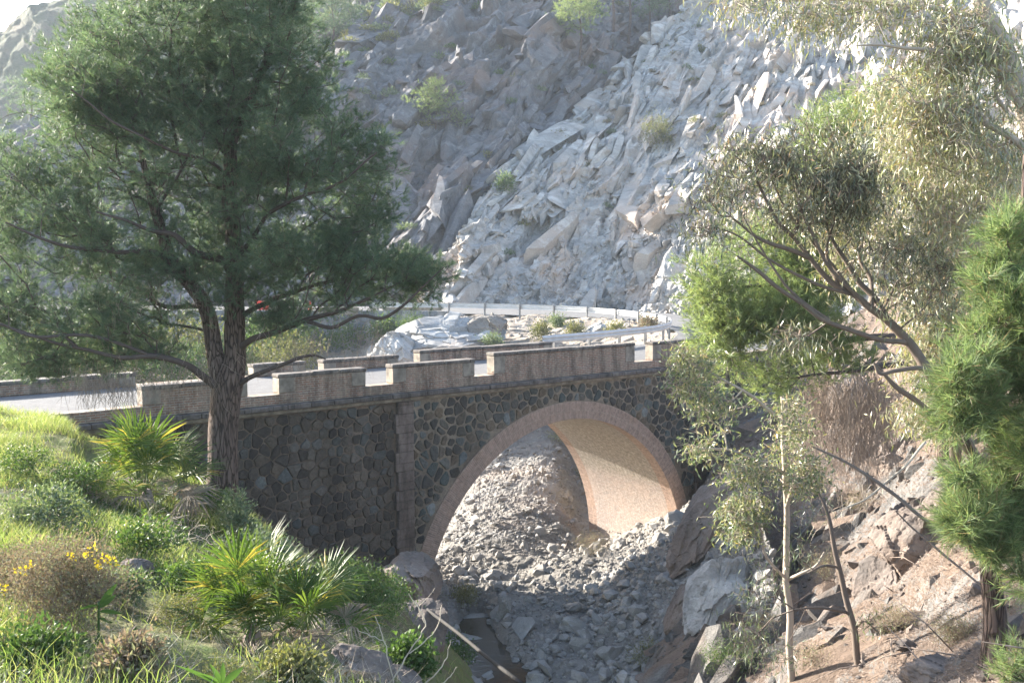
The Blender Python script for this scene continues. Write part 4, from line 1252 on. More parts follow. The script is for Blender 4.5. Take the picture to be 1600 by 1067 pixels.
def leaf_mesh(name, P, D, L, w, mat, parent, fold=0.15, jl=0.3):
    """Lance-shaped leaves: two folded quads... one bent quad pair each."""
    N = len(P)
    D = nrm(D)
    s = nrm(np.cross(D, rng.normal(size=(N, 3))))
    nn = np.cross(s, D)
    L = (L * rng.uniform(1 - jl, 1 + jl, (N, 1)))
    W = w * rng.uniform(0.8, 1.2, (N, 1))
    bend = rng.uniform(-0.18, 0.18, (N, 1)) * L
    V = np.stack([P, P + D * L * 0.4 + s * W * 0.5 + nn * (bend * 0.6 + fold * W), P + D * L + nn * bend * 0.2, P + D * L * 0.4 - s * W * 0.5 + nn * (bend * 0.6 + fold * W), P + D * L * 0.42 + nn * bend * 0.7], 1).reshape(-1, 3)
    i = np.arange(N)[:, None] * 5
    t = np.concatenate([i + [0, 1, 4], i + [1, 2, 4], i + [2, 3, 4], i + [3, 0, 4]])
    return mk(name, V, [t], mat, parent)


def blobs(B, n, depth=1.0, gap=0.0, freq=1.2):
    """Random points in ellipsoids given as (px, py, rx, ry, Y, depth radius in m); gap > 0 leaves open holes between clumps."""
    B = np.array(B, float)
    if gap > 0:
        P = blobs(B, n * 3, depth)
        f = fbm(P * freq, 2, 123)
        return P[np.argsort(-(f + rng.normal(0, 0.18 / gap, len(f))))[:n]]
    wt = B[:, 2] * B[:, 3] * np.sqrt(B[:, 5]); wt /= wt.sum()
    c = rng.choice(len(B), n, p=wt)
    u = nrm(rng.normal(size=(n, 3))) * rng.random((n, 1)) ** (1 / 2.4)
    b = B[c]
    Y = b[:, 4] + u[:, 2] * b[:, 5] * depth
    return np.array([at(b[k, 0] + u[k, 0] * b[k, 2], b[k, 1] + u[k, 1] * b[k, 3], Y[k]) for k in range(n)])


def around(A, D, per, r, flat=1.0):
    """Sub-points round each attractor and directions pointing outwards."""
    n = len(A)
    o = rng.normal(size=(n * per, 3)) * [r, r, r * flat]
    C = np.repeat(A, per, 0) + o
    return C, nrm(np.repeat(D, per, 0) * 0.6 + nrm(o) * 0.9 + [0, 0, 0.35])


def twiglets(A, C, per, r=0.0028):
    """Short side twigs from each attractor to its tufts."""
    return [(np.array([A[k // per], (A[k // per] + C[k]) / 2 + rng.normal(0, 0.02, 3), C[k]]), np.array([r, r * .8, r * .6])) for k in range(len(C))]


def droop(starts, n_each, L, spread=0.3, r=0.003, nodes=5):
    """Hanging dead twigs."""
    out = []
    for s0 in starts:
        for _ in range(n_each):
            d = np.array([rng.normal(0, spread), rng.normal(0, spread), -1.0]); d /= np.linalg.norm(d)
            l = L * rng.uniform(0.4, 1.1)
            p = s0 + rng.normal(0, 0.12, 3)
            pts = [p]
            for k in range(nodes):
                d = nrm(d + rng.normal(0, 0.22, 3) + [0, 0, -0.12]); p = p + d * l / nodes; pts.append(p)
            out.append((np.array(pts), np.linspace(r, r * 0.4, nodes + 1)))
    return out


# ------------------------------------------------------------------ the big pine
def big_pine():
    b = pick(BANK, 348, 780)
    Y = b[1]
    root = empty("pine_tree", b, "big spreading dark green pine with forked trunk in front of the left bridge wall", "pine tree")
    T = [limb([(346, 800, Y, 31), (348, 755, Y, 25), (350, 700, Y, 23), (353, 645, Y, 24), (357, 600, Y, 23), (366, 560, Y, 17), (368, 520, Y, 16), (368, 470, Y, 15), (365, 400, Y, 13), (361, 330, Y, 12), (360, 280, Y, 10.5), (362, 225, Y, 9), (378, 190, Y, 8), (391, 153, Y, 7.5), (410, 110, Y, 6), (419, 80, Y, 5), (425, 20, Y, 4), (429, -60, Y, 2)]),
         limb([(350, 612, Y, 17), (338, 570, Y, 14), (331, 510, Y, 12.5), (320, 470, Y - .1, 11.5), (295, 440, Y - .3, 10.5), (272, 415, Y - .4, 10), (255, 370, Y - .5, 8.5), (243, 324, Y - .6, 7), (234, 290, Y - .6, 5.5), (222, 240, Y - .6, 4), (205, 190, Y - .5, 2.5)])]
    dy = lambda k: Y + k
    E = [[(360, 250, Y, 6), (335, 215, dy(.3), 6), (328, 180, dy(.4), 6), (322, 135, dy(.5), 5), (326, 100, dy(.5), 4), (330, 40, dy(.5), 2.5), (333, -30, dy(.5), 1.5)],
         [(330, 180, dy(.4), 4), (305, 148, dy(.2), 4), (285, 128, dy(.1), 3), (262, 110, dy(0), 2)],
         [(285, 262, dy(-.3), 3), (270, 200, dy(-.4), 4), (267, 155, dy(-.4), 4), (268, 70, dy(-.4), 3), (268, 0, dy(-.4), 2), (270, -60, dy(-.4), 1)],
         [(243, 330, dy(-.6), 4), (285, 262, dy(-.3), 3.2), (300, 220, dy(-.2), 2)],
         [(391, 153, Y, 4), (370, 130, dy(.2), 3), (345, 112, dy(.3), 2)],
         [(415, 110, Y, 3), (440, 80, dy(-.2), 2.6), (455, 40, dy(-.3), 1.8), (460, 0, dy(-.3), 1)],
         [(363, 430, Y, 10), (345, 405, dy(-.2), 9), (306, 394, dy(-.5), 8), (272, 370, dy(-.8), 6.5), (240, 365, dy(-1), 5), (200, 345, dy(-1.3), 3.5), (150, 330, dy(-1.5), 2)],
         [(366, 410, Y, 6), (395, 370, dy(-.3), 5), (423, 333, dy(-.5), 4.5), (477, 308, dy(-.8), 4), (540, 280, dy(-1), 3), (590, 240, dy(-1.1), 1.6)],
         [(362, 330, Y, 5), (390, 305, dy(.4), 4.5), (440, 268, dy(.7), 4), (500, 222, dy(1), 3), (545, 180, dy(1.1), 1.6)],
         [(362, 300, Y, 5), (330, 290, dy(.5), 4), (280, 285, dy(.8), 3.5), (210, 250, dy(1.1), 3), (140, 220, dy(1.3), 2)],
         [(372, 545, Y, 8), (400, 528, dy(-.3), 7.5), (440, 514, dy(-.5), 7), (475, 501, dy(-.7), 6), (511, 490, dy(-.8), 5), (545, 480, dy(-.9), 4), (600, 455, dy(-1), 2)],
         [(475, 501, dy(-.7), 5), (518, 510, dy(-.8), 4.5), (560, 494, dy(-.9), 4), (594, 499, dy(-.9), 4), (623, 484, dy(-1), 3.4), (655, 455, dy(-1.1), 2.4), (692, 420, dy(-1.2), 1.2)],
         [(372, 500, Y, 7), (395, 480, dy(.2), 6.5), (430, 465, dy(.4), 6), (480, 450, dy(.6), 4.6), (560, 430, dy(.9), 3.4), (640, 400, dy(1), 2)],
         [(370, 604, Y, 7), (390, 588, dy(-.2), 6), (430, 572, dy(-.4), 5), (466, 559, dy(-.5), 4.4), (490, 555, dy(-.5), 3), (510, 560, dy(-.5), 1.5)],
         [(345, 610, Y, 10), (318, 588, dy(-.3), 9), (288, 570, dy(-.6), 8), (234, 557, dy(-.9), 7), (180, 556, dy(-1), 5), (120, 545, dy(-1.1), 4), (60, 525, dy(-1.3), 3), (0, 508, dy(-1.4), 2)],
         [(240, 558, dy(-.9), 4), (170, 530, dy(-1.2), 4), (100, 523, dy(-1.4), 4), (45, 522, dy(-1.6), 3.4), (0, 505, dy(-1.7), 2.4), (-60, 490, dy(-1.8), 1.5)],
         [(328, 495, Y, 7), (315, 480, dy(.3), 6.5), (280, 482, dy(.5), 5.5), (252, 476, dy(.6), 5), (216, 449, dy(.7), 4), (160, 420, dy(.9), 2.4)],
         [(275, 415, dy(-.4), 6), (240, 393, dy(-.6), 5.5), (180, 392, dy(-.9), 5), (120, 390, dy(-1.2), 4.4), (67, 371, dy(-1.5), 3.4), (10, 345, dy(-1.7), 2)],
         [(360, 280, Y, 4), (330, 255, dy(-.7), 4), (270, 235, dy(-1.2), 3.5), (180, 190, dy(-1.6), 3), (110, 140, dy(-1.8), 1.6)],
         [(368, 470, Y, 5), (420, 420, dy(1), 5), (490, 380, dy(1.6), 4), (560, 350, dy(2), 2.5)],
         [(366, 380, Y, 5), (330, 340, dy(1.2), 5), (250, 300, dy(2), 4), (150, 270, dy(2.4), 2.5), (60, 250, dy(2.6), 1.5)]]
    limbs = T + [limb([(x, y, z, r * 0.68) for x, y, z, r in e], 4) for e in E]
    B = [(300, 30, 190, 100), (150, 110, 95, 85), (420, 70, 100, 95), (95, 215, 85, 90), (230, 210, 150, 100), (430, 205, 120, 85), (490, 130, 55, 80),
         (565, 225, 52, 50), (470, 290, 125, 60), (60, 315, 85, 60), (170, 330, 120, 65), (330, 310, 110, 70), (590, 415, 105, 30), (510, 395, 95, 45), (650, 425, 60, 30),
         (50, 410, 75, 55), (180, 470, 90, 42), (50, 500, 65, 45), (150, 535, 75, 34), (250, 410, 75, 45), (420, 450, 80, 40), (0, 250, 60, 70), (560, 300, 50, 45), (245, 120, 140, 80), (575, 330, 40, 60), (500, 460, 70, 28), (370, 130, 110, 70), (300, -60, 170, 60), (40, 560, 55, 24), (120, 500, 90, 40), (20, 470, 60, 40), (640, 455, 55, 24), (560, 470, 70, 22), (450, 500, 60, 22), (210, 520, 60, 26), (-20, 380, 60, 80), (300, 400, 90, 45), (600, 270, 28, 40), (480, 240, 90, 50), (430, 390, 110, 50), (150, 410, 110, 45), (90, 130, 40, 50), (60, 540, 70, 30), (160, 500, 90, 40), (250, 500, 60, 40), (650, 410, 60, 30), (690, 430, 25, 20), (590, 450, 70, 25), (430, 500, 50, 20), (-30, 480, 60, 60), (330, 460, 60, 40), (550, 370, 60, 40), (600, 320, 30, 40), (90, 572, 80, 22), (200, 560, 70, 22), (20, 560, 50, 30), (270, 545, 40, 22)]
    B = [(x, y, rx, ry, Y, 0.55 + 1.5 * min(1, rx / 120)) for x, y, rx, ry in B]
    A = blobs(B, 4100, 1.0, 0.6, 2.4)
    thick, thin, D = grow(limbs, A, 0.3, 0.3, 0.1, 0.0032, 0.42)
    tubes("trunk", thick[:2], M["bark_pine"], root, 14)
    tubes("limb", thick[2:], M["bark_grey"], root, 7)
    br_ = tubes("branches", thin, M["bark_grey"], root, 5)
    C, DD = around(A, D, 9, 0.12, 0.8)
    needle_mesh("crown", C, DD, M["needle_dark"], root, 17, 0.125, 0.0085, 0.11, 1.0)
    tubes("twigs", twiglets(A, C, 9, 0.0026)[::3], M["bark_grey"], root, 3)
    st = [at(rng.uniform(120, 225), rng.uniform(575, 615), Y - 0.9 + rng.normal(0, .3)) for _ in range(42)] + [at(rng.uniform(225, 345), rng.uniform(560, 605), Y - .5 + rng.normal(0, .3)) for _ in range(22)] + \
         [at(rng.uniform(150, 330), rng.uniform(420, 540), Y + rng.normal(0, .6)) for _ in range(40)] + [at(rng.uniform(385, 600), rng.uniform(495, 560), Y - .5 + rng.normal(0, .4)) for _ in range(26)]
    tubes("dead_twigs", droop(st, 7, 0.55, 0.35, 0.0032), M["twig"], root, 3)


big_pine()


def small_pine(base, limbs_px, B, n, per, label, mat, K=22, L=0.12, w=0.006, r=0.2, bark="bark_pine", group=None, tr=2.2, dead=None, rtip=0.005, name="pine_tree", gf=1.1):
    root = empty(name, base, label, "pine tree", group)
    limbs = [limb(e, 4) for e in limbs_px]
    A = blobs(B, n, 1.0, 1.3, gf)
    thick, thin, D = grow(limbs, A, 0.3, 0.4, 0.1, rtip, 0.42)
    tubes("trunk", thick[:1], M[bark], root, 10)
    tubes("branches", thick[1:] + thin, M["bark_grey"], root, 5)
    C, DD = around(A, D, per, r, 0.75)
    needle_mesh("crown", C, DD, M[mat], root, K, L, w, L, 1.0)
    if dead is not None: tubes("dead_twigs", dead, M["twig"], root, 3)
    return root


Y = 23.0
dead = droop([at(rng.uniform(1250, 1400), rng.uniform(575, 690), Y - 1 + rng.normal(0, .5)) for _ in range(150)], 9, 1.6, 0.3, 0.006)
small_pine(pick(RBANK, 1475, 700), [
    [(1478, 720, Y, 14), (1476, 600, Y, 13), (1474, 480, Y, 12), (1470, 380, Y, 11), (1462, 320, Y, 9), (1440, 250, Y, 6), (1400, 180, Y, 4), (1370, 130, Y, 2)],
    [(1473, 470, Y, 7), (1420, 455, Y - .5, 6), (1340, 430, Y - 1, 5), (1240, 440, Y - 1.5, 4), (1150, 450, Y - 1.8, 2.5), (1100, 440, Y - 2, 1.5)],
    [(1474, 540, Y, 7), (1400, 525, Y - .5, 6), (1300, 530, Y - 1, 5), (1200, 520, Y - 1.6, 3.5), (1120, 505, Y - 2, 2)],
    [(1470, 400, Y, 6), (1400, 370, Y, 5), (1320, 350, Y - .4, 4), (1230, 370, Y - .8, 3), (1150, 390, Y - 1, 1.5)],
    [(1465, 340, Y, 6), (1420, 290, Y, 5), (1360, 250, Y, 4), (1300, 210, Y, 2)],
    [(1474, 560, Y, 6), (1400, 570, Y - 1, 5), (1330, 580, Y - 1.5, 3.5), (1250, 590, Y - 2, 2)],
    [(1470, 380, Y, 6), (1520, 330, Y, 5), (1560, 280, Y, 4), (1600, 230, Y, 2)]],
    [(x, y, rx, ry, Y + o, d) for x, y, rx, ry, o, d in [(1150, 420, 70, 50, -1.5, 1.2), (1200, 510, 90, 50, -1.7, 1.2), (1130, 500, 45, 60, -1.8, 1), (1190, 580, 75, 40, -2, 1), (1260, 440, 90, 60, -1, 1.2), (1350, 230, 80, 70, 0, 1.4), (1310, 300, 80, 60, 0, 1.4), (1400, 180, 70, 60, 0, 1.2), (1300, 540, 70, 40, -1.2, 1), (1180, 380, 60, 40, -1, 1), (1440, 260, 60, 70, 0.3, 1.2), (1120, 445, 40, 50, -1.6, 1), (1540, 280, 70, 60, .3, 1.2), (1290, 230, 50, 50, 0, 1)]],
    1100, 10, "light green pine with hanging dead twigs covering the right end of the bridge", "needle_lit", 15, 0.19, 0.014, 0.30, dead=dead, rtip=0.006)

Y = 11.0
g = pick(RBANK, 1550, 1035); Yg = g[1]
small_pine(g, [
    [(1552, 1045, Yg, 24), (1551, 1000, Yg, 19), (1549, 950, Yg, 17), (1546, 880, Yg, 15), (1548, 780, Yg, 11), (1556, 680, Yg, 8.5), (1566, 560, Yg, 6.5), (1580, 440, Yg, 5), (1595, 330, Yg, 3.5), (1605, 240, Yg, 2)],
    [(1549, 800, Yg, 6), (1530, 740, Yg - .4, 5), (1510, 680, Yg - .7, 4), (1490, 610, Yg - .9, 2.5), (1480, 560, Yg - 1, 1.5)],
    [(1560, 640, Yg, 6), (1540, 580, Yg - .6, 5), (1525, 520, Yg - .9, 3)],
    [(1549, 880, Yg, 6), (1530, 860, Yg - .6, 5), (1510, 830, Yg - .9, 3), (1500, 800, Yg - 1, 2)],
    [(1549, 820, Yg, 6), (1580, 770, Yg - .6, 5), (1610, 700, Yg - .9, 4), (1640, 640, Yg - 1, 2)],
    [(1575, 480, Yg, 5), (1580, 430, Yg - .6, 4), (1575, 380, Yg - .8, 2)],
    [(1548, 900, Yg, 5), (1580, 890, Yg - .5, 4), (1600, 850, Yg - .8, 2)]],
    [(x, y, rx, ry, Yg - .7, d) for x, y, rx, ry, d in [(1505, 590, 45, 55, .5), (1545, 560, 60, 60, .6), (1525, 660, 58, 50, .6), (1580, 640, 60, 90, .6), (1565, 440, 35, 55, .5), (1585, 385, 40, 45, .5), (1600, 480, 35, 50, .5), (1515, 720, 45, 45, .5), (1530, 820, 50, 50, .5), (1585, 800, 50, 70, .5), (1560, 858, 42, 26, .5), (1605, 880, 30, 55, .5), (1580, 730, 50, 60, .5), (1630, 600, 35, 200, .6), (1500, 650, 35, 60, .4)]],
    640, 8, "bright green pine with rough reddish trunk at the right edge of the picture", "needle_near", 26, 0.17, 0.0075, 0.075, rtip=0.003, gf=2.5)
b = pick(RBANK, 1585, 1062)
small_pine(b, [[(1588, 1100, b[1], 5), (1588, 1050, b[1], 4), (1590, 1005, b[1], 2)]], [(1590, 1048, 20, 16, b[1] - .1, .15), (1596, 1025, 12, 16, b[1] - .1, .15)], 16, 5, "small young pine beside the reddish trunk at the bottom right corner", "needle_near", 24, 0.12, 0.006, 0.07, name="young_pine")


# ------------------------------------------------------------------ gum trees
def gum(base, limbs_px, B, n, per, label, mats, L=0.13, w=0.02, r=0.22, bark="bark_euc", nmain=1, rtip=0.004, name="eucalyptus_tree", cat="eucalyptus", hang=0.9, bark2=None, wob=0.14):
    root = empty(name, base, label, cat)
    limbs = [limb(e, 5) for e in limbs_px]
    A = blobs(B, n, 1.0, 0.7, 1.5)
    thick, thin, D = grow(limbs, A, 0.25, 0.35, wob, rtip, 0.45)
    tubes("trunk", thick[:nmain], M[bark], root, 12)
    if thick[nmain:]: tubes("limb", thick[nmain:], M[bark2 or bark], root, 7)
    tubes("branches", thin, M[bark2 or bark], root, 4)
    C = np.repeat(A, per, 0) + rng.normal(0, r, (len(A) * per, 3)) * [1, 1, 0.8]
    tw = twiglets(A, C, per, 0.0028)
    tubes("twigs", tw[::3], M[bark2 or bark], root, 3)
    DD = rng.normal(0, 0.55, (len(C), 3)) + [0, 0, -hang]
    h = len(C) if len(mats) == 1 else len(C) // 2
    perm = rng.permutation(len(C))
    leaf_mesh("crown", C[perm[:h]], DD[perm[:h]], L, w, M[mats[0]], root)
    if len(mats) > 1: leaf_mesh("crown", C[perm[h:]], DD[perm[h:]], L, w, M[mats[1]], root)
    return root


Y = 13.5
g = at(1700, 700, Y); g[2] = pick(RBANK, 1700, 870)[2]
gum(g, [
    [(1700, 980, Y, 24), (1690, 700, Y, 22), (1670, 450, Y, 20), (1640, 280, Y, 18), (1600, 165, Y, 16), (1565, 75, Y, 14), (1535, 5, Y, 12), (1510, -60, Y, 10), (1490, -120, Y, 7)],
    [(1600, 175, Y, 6), (1565, 125, Y - .3, 5.5), (1530, 75, Y - .5, 5), (1500, 45, Y - .6, 4), (1480, 20, Y - .7, 3)],
    [(1585, 110, Y, 6), (1540, 105, Y - .3, 4), (1500, 90, Y - .5, 3.6), (1450, 78, Y - .6, 3), (1390, 72, Y - .8, 2.2), (1340, 75, Y - .9, 1.2)],
    [(1630, 260, Y, 7), (1590, 220, Y - .3, 5.5), (1550, 195, Y - .5, 5), (1500, 170, Y - .7, 4), (1450, 165, Y - .8, 2)],
    [(1545, 25, Y, 7), (1500, 20, Y + .3, 5), (1440, 10, Y + .5, 4), (1370, 5, Y + .6, 3), (1300, 0, Y + .6, 2), (1200, 0, Y + .7, 1.2)],
    [(1560, 120, Y, 4), (1555, 150, Y - .2, 4), (1575, 175, Y - .2, 3)],
    [(1640, 290, Y, 8), (1600, 320, Y + .4, 6), (1560, 330, Y + .6, 5), (1500, 310, Y + .8, 3)]],
    [(x, y, rx, ry, Y + o, d) for x, y, rx, ry, o, d in [(1450, 60, 120, 70, -.2, .9), (1550, 60, 60, 60, -.3, .8), (1300, 20, 110, 32, .5, .7), (1150, 10, 60, 18, .6, .5), (1500, 200, 100, 70, -.3, .9), (1570, 260, 60, 90, 0, .9), (1400, 130, 80, 60, -.4, .7), (1450, 250, 80, 70, .2, .8), (1580, 150, 40, 50, -.4, .6), (1560, 370, 60, 50, .5, .8), (1500, 330, 60, 40, .5, .7)]],
    760, 17, "gum tree with smooth pale trunk leaning in at the top right corner", ("euc", "euc_cream"), 0.14, 0.022, 0.19, bark2="bark_euc")

Y = 15.0
g = pick(RBANK, 1560, 850)
gum(g, [
    [(1575, 870, g[1], 12), (1545, 760, 16.5, 10.5), (1500, 670, 15.6, 9.5), (1456, 592, Y, 8.6), (1430, 555, Y, 8), (1412, 530, Y, 7.5), (1385, 500, Y, 6.5), (1355, 480, Y, 5.6), (1330, 458, Y, 5), (1300, 440, Y, 4.5), (1268, 405, Y, 3.8), (1240, 370, Y, 3.2), (1216, 345, Y, 3.5), (1190, 300, Y, 2.2), (1170, 260, Y, 1.2)],
    [(1415, 535, Y, 4.6), (1385, 530, Y - .3, 4.3), (1340, 518, Y - .4, 4), (1295, 500, Y - .5, 3.8), (1258, 473, Y - .6, 3.4), (1220, 450, Y - .7, 4), (1185, 425, Y - .8, 3), (1150, 400, Y - .8, 1.6)],
    [(1385, 500, Y, 6), (1370, 470, Y + .3, 5), (1340, 440, Y + .4, 4.5), (1320, 405, Y + .4, 4), (1300, 370, Y + .4, 3), (1280, 320, Y + .4, 2)],
    [(1456, 592, Y, 6), (1440, 577, Y - .2, 4), (1400, 578, Y - .3, 3.5), (1378, 582, Y - .3, 3), (1370, 565, Y - .3, 2)],
    [(1360, 484, Y, 5), (1362, 455, Y + .5, 4), (1362, 430, Y + .7, 3.5), (1345, 400, Y + .8, 3), (1350, 370, Y + .8, 2)],
    [(1500, 675, 15.6, 6), (1470, 660, 15.4, 5), (1430, 630, 15.2, 4.5), (1400, 605, 15, 4), (1370, 570, 15, 2)],
    [(1268, 405, Y, 4), (1225, 385, Y - .4, 3.5), (1180, 370, Y - .5, 2.5), (1140, 340, Y - .6, 1.5)],
    [(1240, 372, Y, 3.5), (1250, 330, Y + .2, 3), (1245, 290, Y + .3, 2), (1230, 250, Y + .3, 1.2)],
    [(1355, 480, Y, 3.4), (1300, 420, Y - .2, 3), (1265, 365, Y - .3, 2.6), (1250, 310, Y - .3, 2), (1262, 260, Y - .3, 1)], [(1340, 468, Y, 3), (1290, 400, Y + .2, 2.6), (1230, 330, Y + .3, 2), (1200, 270, Y + .4, 1)], [(1330, 460, Y, 3), (1270, 440, Y - .3, 2.6), (1200, 400, Y - .4, 2), (1150, 370, Y - .5, 1.4), (1110, 350, Y - .5, .8)], [(1310, 445, Y, 3), (1290, 390, Y + .1, 2.6), (1310, 330, Y + .2, 2), (1330, 280, Y + .3, 1)], [(1295, 500, Y - .5, 2.6), (1240, 455, Y - .6, 2.2), (1190, 390, Y - .7, 1.6), (1160, 340, Y - .7, .9)]],
    [(x, y, rx, ry, Y + o, d) for x, y, rx, ry, o, d in [(1180, 290, 75, 55, 0, .8), (1130, 300, 50, 50, -.3, .6), (1240, 260, 70, 50, .2, .8), (1120, 360, 40, 30, -.5, .5), (1300, 290, 70, 50, .3, .8), (1270, 340, 80, 40, .2, .7), (1340, 330, 60, 50, .6, .7), (1275, 540, 60, 22, -.5, .5), (1230, 530, 30, 15, -.6, .4), (1440, 440, 60, 60, -.4, .6), (1380, 400, 50, 40, -.3, .5), (1200, 340, 70, 40, -.3, .7), (1270, 290, 90, 50, 0, .9), (1330, 240, 80, 50, .3, .8), (1180, 245, 60, 30, .2, .6), (1290, 210, 60, 30, .4, .6)]],
    640, 18, "brown barked gum tree leaning left over the slope with a dark open crown", ("euc_dark", "euc"), 0.145, 0.021, 0.2, bark="bark_eucd", bark2="bark_eucd")

# a tall gum behind the near pine carries the mass of hanging leaves at the right
Y = 17.0
g = pick(RBANK, 1480, 800)
gum(g, [
    [(1500, 830, g[1], 10), (1492, 700, 17.5, 9), (1484, 560, Y, 8), (1470, 420, Y, 7), (1440, 330, Y, 5.5), (1400, 280, Y, 4), (1360, 250, Y, 2)],
    [(1480, 500, Y, 5), (1510, 430, Y, 4.5), (1530, 370, Y, 4), (1540, 320, Y, 3), (1555, 260, Y, 1.5)],
    [(1470, 420, Y, 5), (1510, 330, Y, 4), (1500, 260, Y, 3), (1490, 200, Y, 1.5)],
    [(1484, 560, Y, 5), (1440, 500, Y - .4, 4), (1410, 440, Y - .5, 3), (1390, 400, Y - .5, 1.5)],
    [(1486, 600, Y, 5), (1520, 540, Y - .5, 4), (1550, 500, Y - .7, 3)]],
    [(x, y, rx, ry, Y + o, d) for x, y, rx, ry, o, d in [(1450, 350, 80, 70, 0, .9), (1530, 400, 60, 80, 0, .9), (1450, 470, 60, 70, -.3, .8), (1390, 300, 60, 50, 0, .8), (1510, 520, 55, 60, -.4, .7), (1400, 420, 50, 50, -.3, .7), (1440, 570, 45, 45, -.3, .6), (1560, 300, 50, 60, 0, .8), (1490, 240, 80, 60, .2, .8), (1430, 650, 40, 30, -.5, .4), (1340, 360, 70, 60, -.2, .8), (1360, 250, 60, 60, 0, .8), (1330, 430, 50, 40, -.3, .6), (1470, 640, 50, 40, -.6, .5), (1420, 180, 70, 50, .2, .7)]],
    960, 17, "leafy gum tree with masses of hanging sage leaves behind the near pine", ("euc", "euc_cream"), 0.16, 0.026, 0.22, bark="bark_eucd", bark2="bark_euc")

Y = 16.0
g = pick(RBANK, 1236, 1064)
gum(g, [
    [(1238, 1120, g[1], 6.5), (1234, 1050, Y, 5.8), (1231, 950, Y, 5.4), (1229, 850, Y, 5), (1227, 760, Y, 4.4), (1223, 680, Y, 3.6), (1220, 620, Y, 2.6)],
    [(1229, 790, Y, 3.4), (1240, 760, Y - .2, 3), (1258, 735, Y - .3, 2), (1280, 715, Y - .3, 1)],
    [(1226, 740, Y, 3), (1190, 720, Y - .3, 2.4), (1140, 700, Y - .4, 1.8), (1090, 700, Y - .4, 1)],
    [(1222, 660, Y, 3), (1180, 620, Y - .3, 2.4), (1130, 590, Y - .4, 1.8), (1080, 570, Y - .4, 1)],
    [(1230, 905, Y, 2.6), (1200, 870, Y - .3, 2.2), (1188, 830, Y - .3, 1.6), (1160, 810, Y - .3, 1)],
    [(1232, 905, Y, 3.2), (1250, 895, Y - .3, 3), (1275, 885, Y - .4, 2.4), (1290, 862, Y - .4, 1.4)]],
    [(x, y, rx, ry, Y + o, d) for x, y, rx, ry, o, d in [(1090, 600, 40, 50, -.4, .4), (1125, 640, 40, 32, -.4, .5), (1110, 695, 45, 25, -.4, .5), (1175, 665, 50, 40, -.3, .5), (1165, 740, 40, 28, -.3, .5), (1165, 800, 42, 28, -.3, .4), (1155, 835, 34, 16, -.3, .4), (1260, 740, 36, 40, -.2, .5), (1235, 665, 40, 45, 0, .5), (1185, 720, 40, 40, -.2, .5), (1070, 560, 22, 22, -.5, .3), (1225, 700, 40, 50, .2, .5)]],
    420, 15, "slender young gum with straight pale trunk and cream green leaves right of the arch", ("euc_cream", "shrub_grey"), 0.11, 0.027, 0.13, bark="bark_euc", name="eucalyptus_sapling", hang=0.5)
Y = 14.0
g = pick(RBANK, 1345, 1064)
gum(g, [
    [(1352, 1110, Y, 6.5), (1343, 1045, Y, 6), (1330, 980, Y, 5.2), (1318, 925, Y, 4.6), (1308, 870, Y, 4), (1298, 820, Y, 3.4), (1288, 790, Y, 2.4), (1278, 770, Y, 1.4)],
    [(1322, 956, Y, 3), (1300, 950, Y - .2, 2.6), (1270, 948, Y - .3, 2), (1240, 948, Y - .4, 1.2)],
    [(1305, 885, Y, 2.6), (1285, 884, Y - .2, 2.2), (1262, 895, Y - .2, 1.4)],
    [(1335, 985, Y, 2), (1350, 970, Y - .2, 1.6), (1370, 985, Y - .2, 1)]],
    [(x, y, rx, ry, Y + o, d) for x, y, rx, ry, o, d in [(1180, 950, 40, 50, -.5, .4), (1200, 900, 30, 30, -.5, .4), (1270, 800, 24, 30, 0, .3), (1170, 1010, 40, 26, -.5, .3), (1360, 965, 26, 16, -.2, .25), (1215, 1020, 34, 40, -.4, .3), (1250, 850, 24, 24, -.2, .25), (1150, 980, 26, 20, -.5, .3)]],
    80, 12, "thin dark stemmed gum sapling with drooping grey leaves at the bottom right", ("euc_dark", "shrub_grey"), 0.13, 0.013, 0.13, bark="bark_eucd", name="eucalyptus_sapling", rtip=0.0025)

# dark bare bough crossing the right slope
mb = MB()
for pts in ([(1520, 860, 12.5, 1), (1500, 845, 12.6, 2.4), (1440, 810, 12.9, 3), (1390, 770, 13.2, 3), (1340, 735, 13.4, 2.6), (1270, 700, 13.7, 1.4)], [(1545, 925, 12, 1.4), (1480, 870, 12.6, 2), (1430, 830, 13, 1.6), (1400, 800, 13.2, 1)]):
    L = limb(pts, 6); mb.tube(L[:, :3], L[:, 3], 5)
tag(mb.build("fallen_bough", M["bark_eucd"], None, True), "dark bare broken boughs reaching across the right slope from the near pine", "bough")


mb = MB()
L = limb([(1446, 690, 15, 2.2), (1405, 735, 14.8, 2), (1355, 775, 14.6, 1.7), (1318, 792, 14.4, 1), (1300, 800, 14.4, .6)], 6)
mb.tube(L[:, :3], L[:, 3], 5)
for p, r in droop([L[k, :3] for k in range(8, len(L), 2)], 3, 0.5, 0.3, 0.004): mb.tube(p, r, 3)
tag(mb.build("dead_branch", M["drytwig"], None, True), "pale dead branch with hanging twigs above the cracked boulder", "branch")

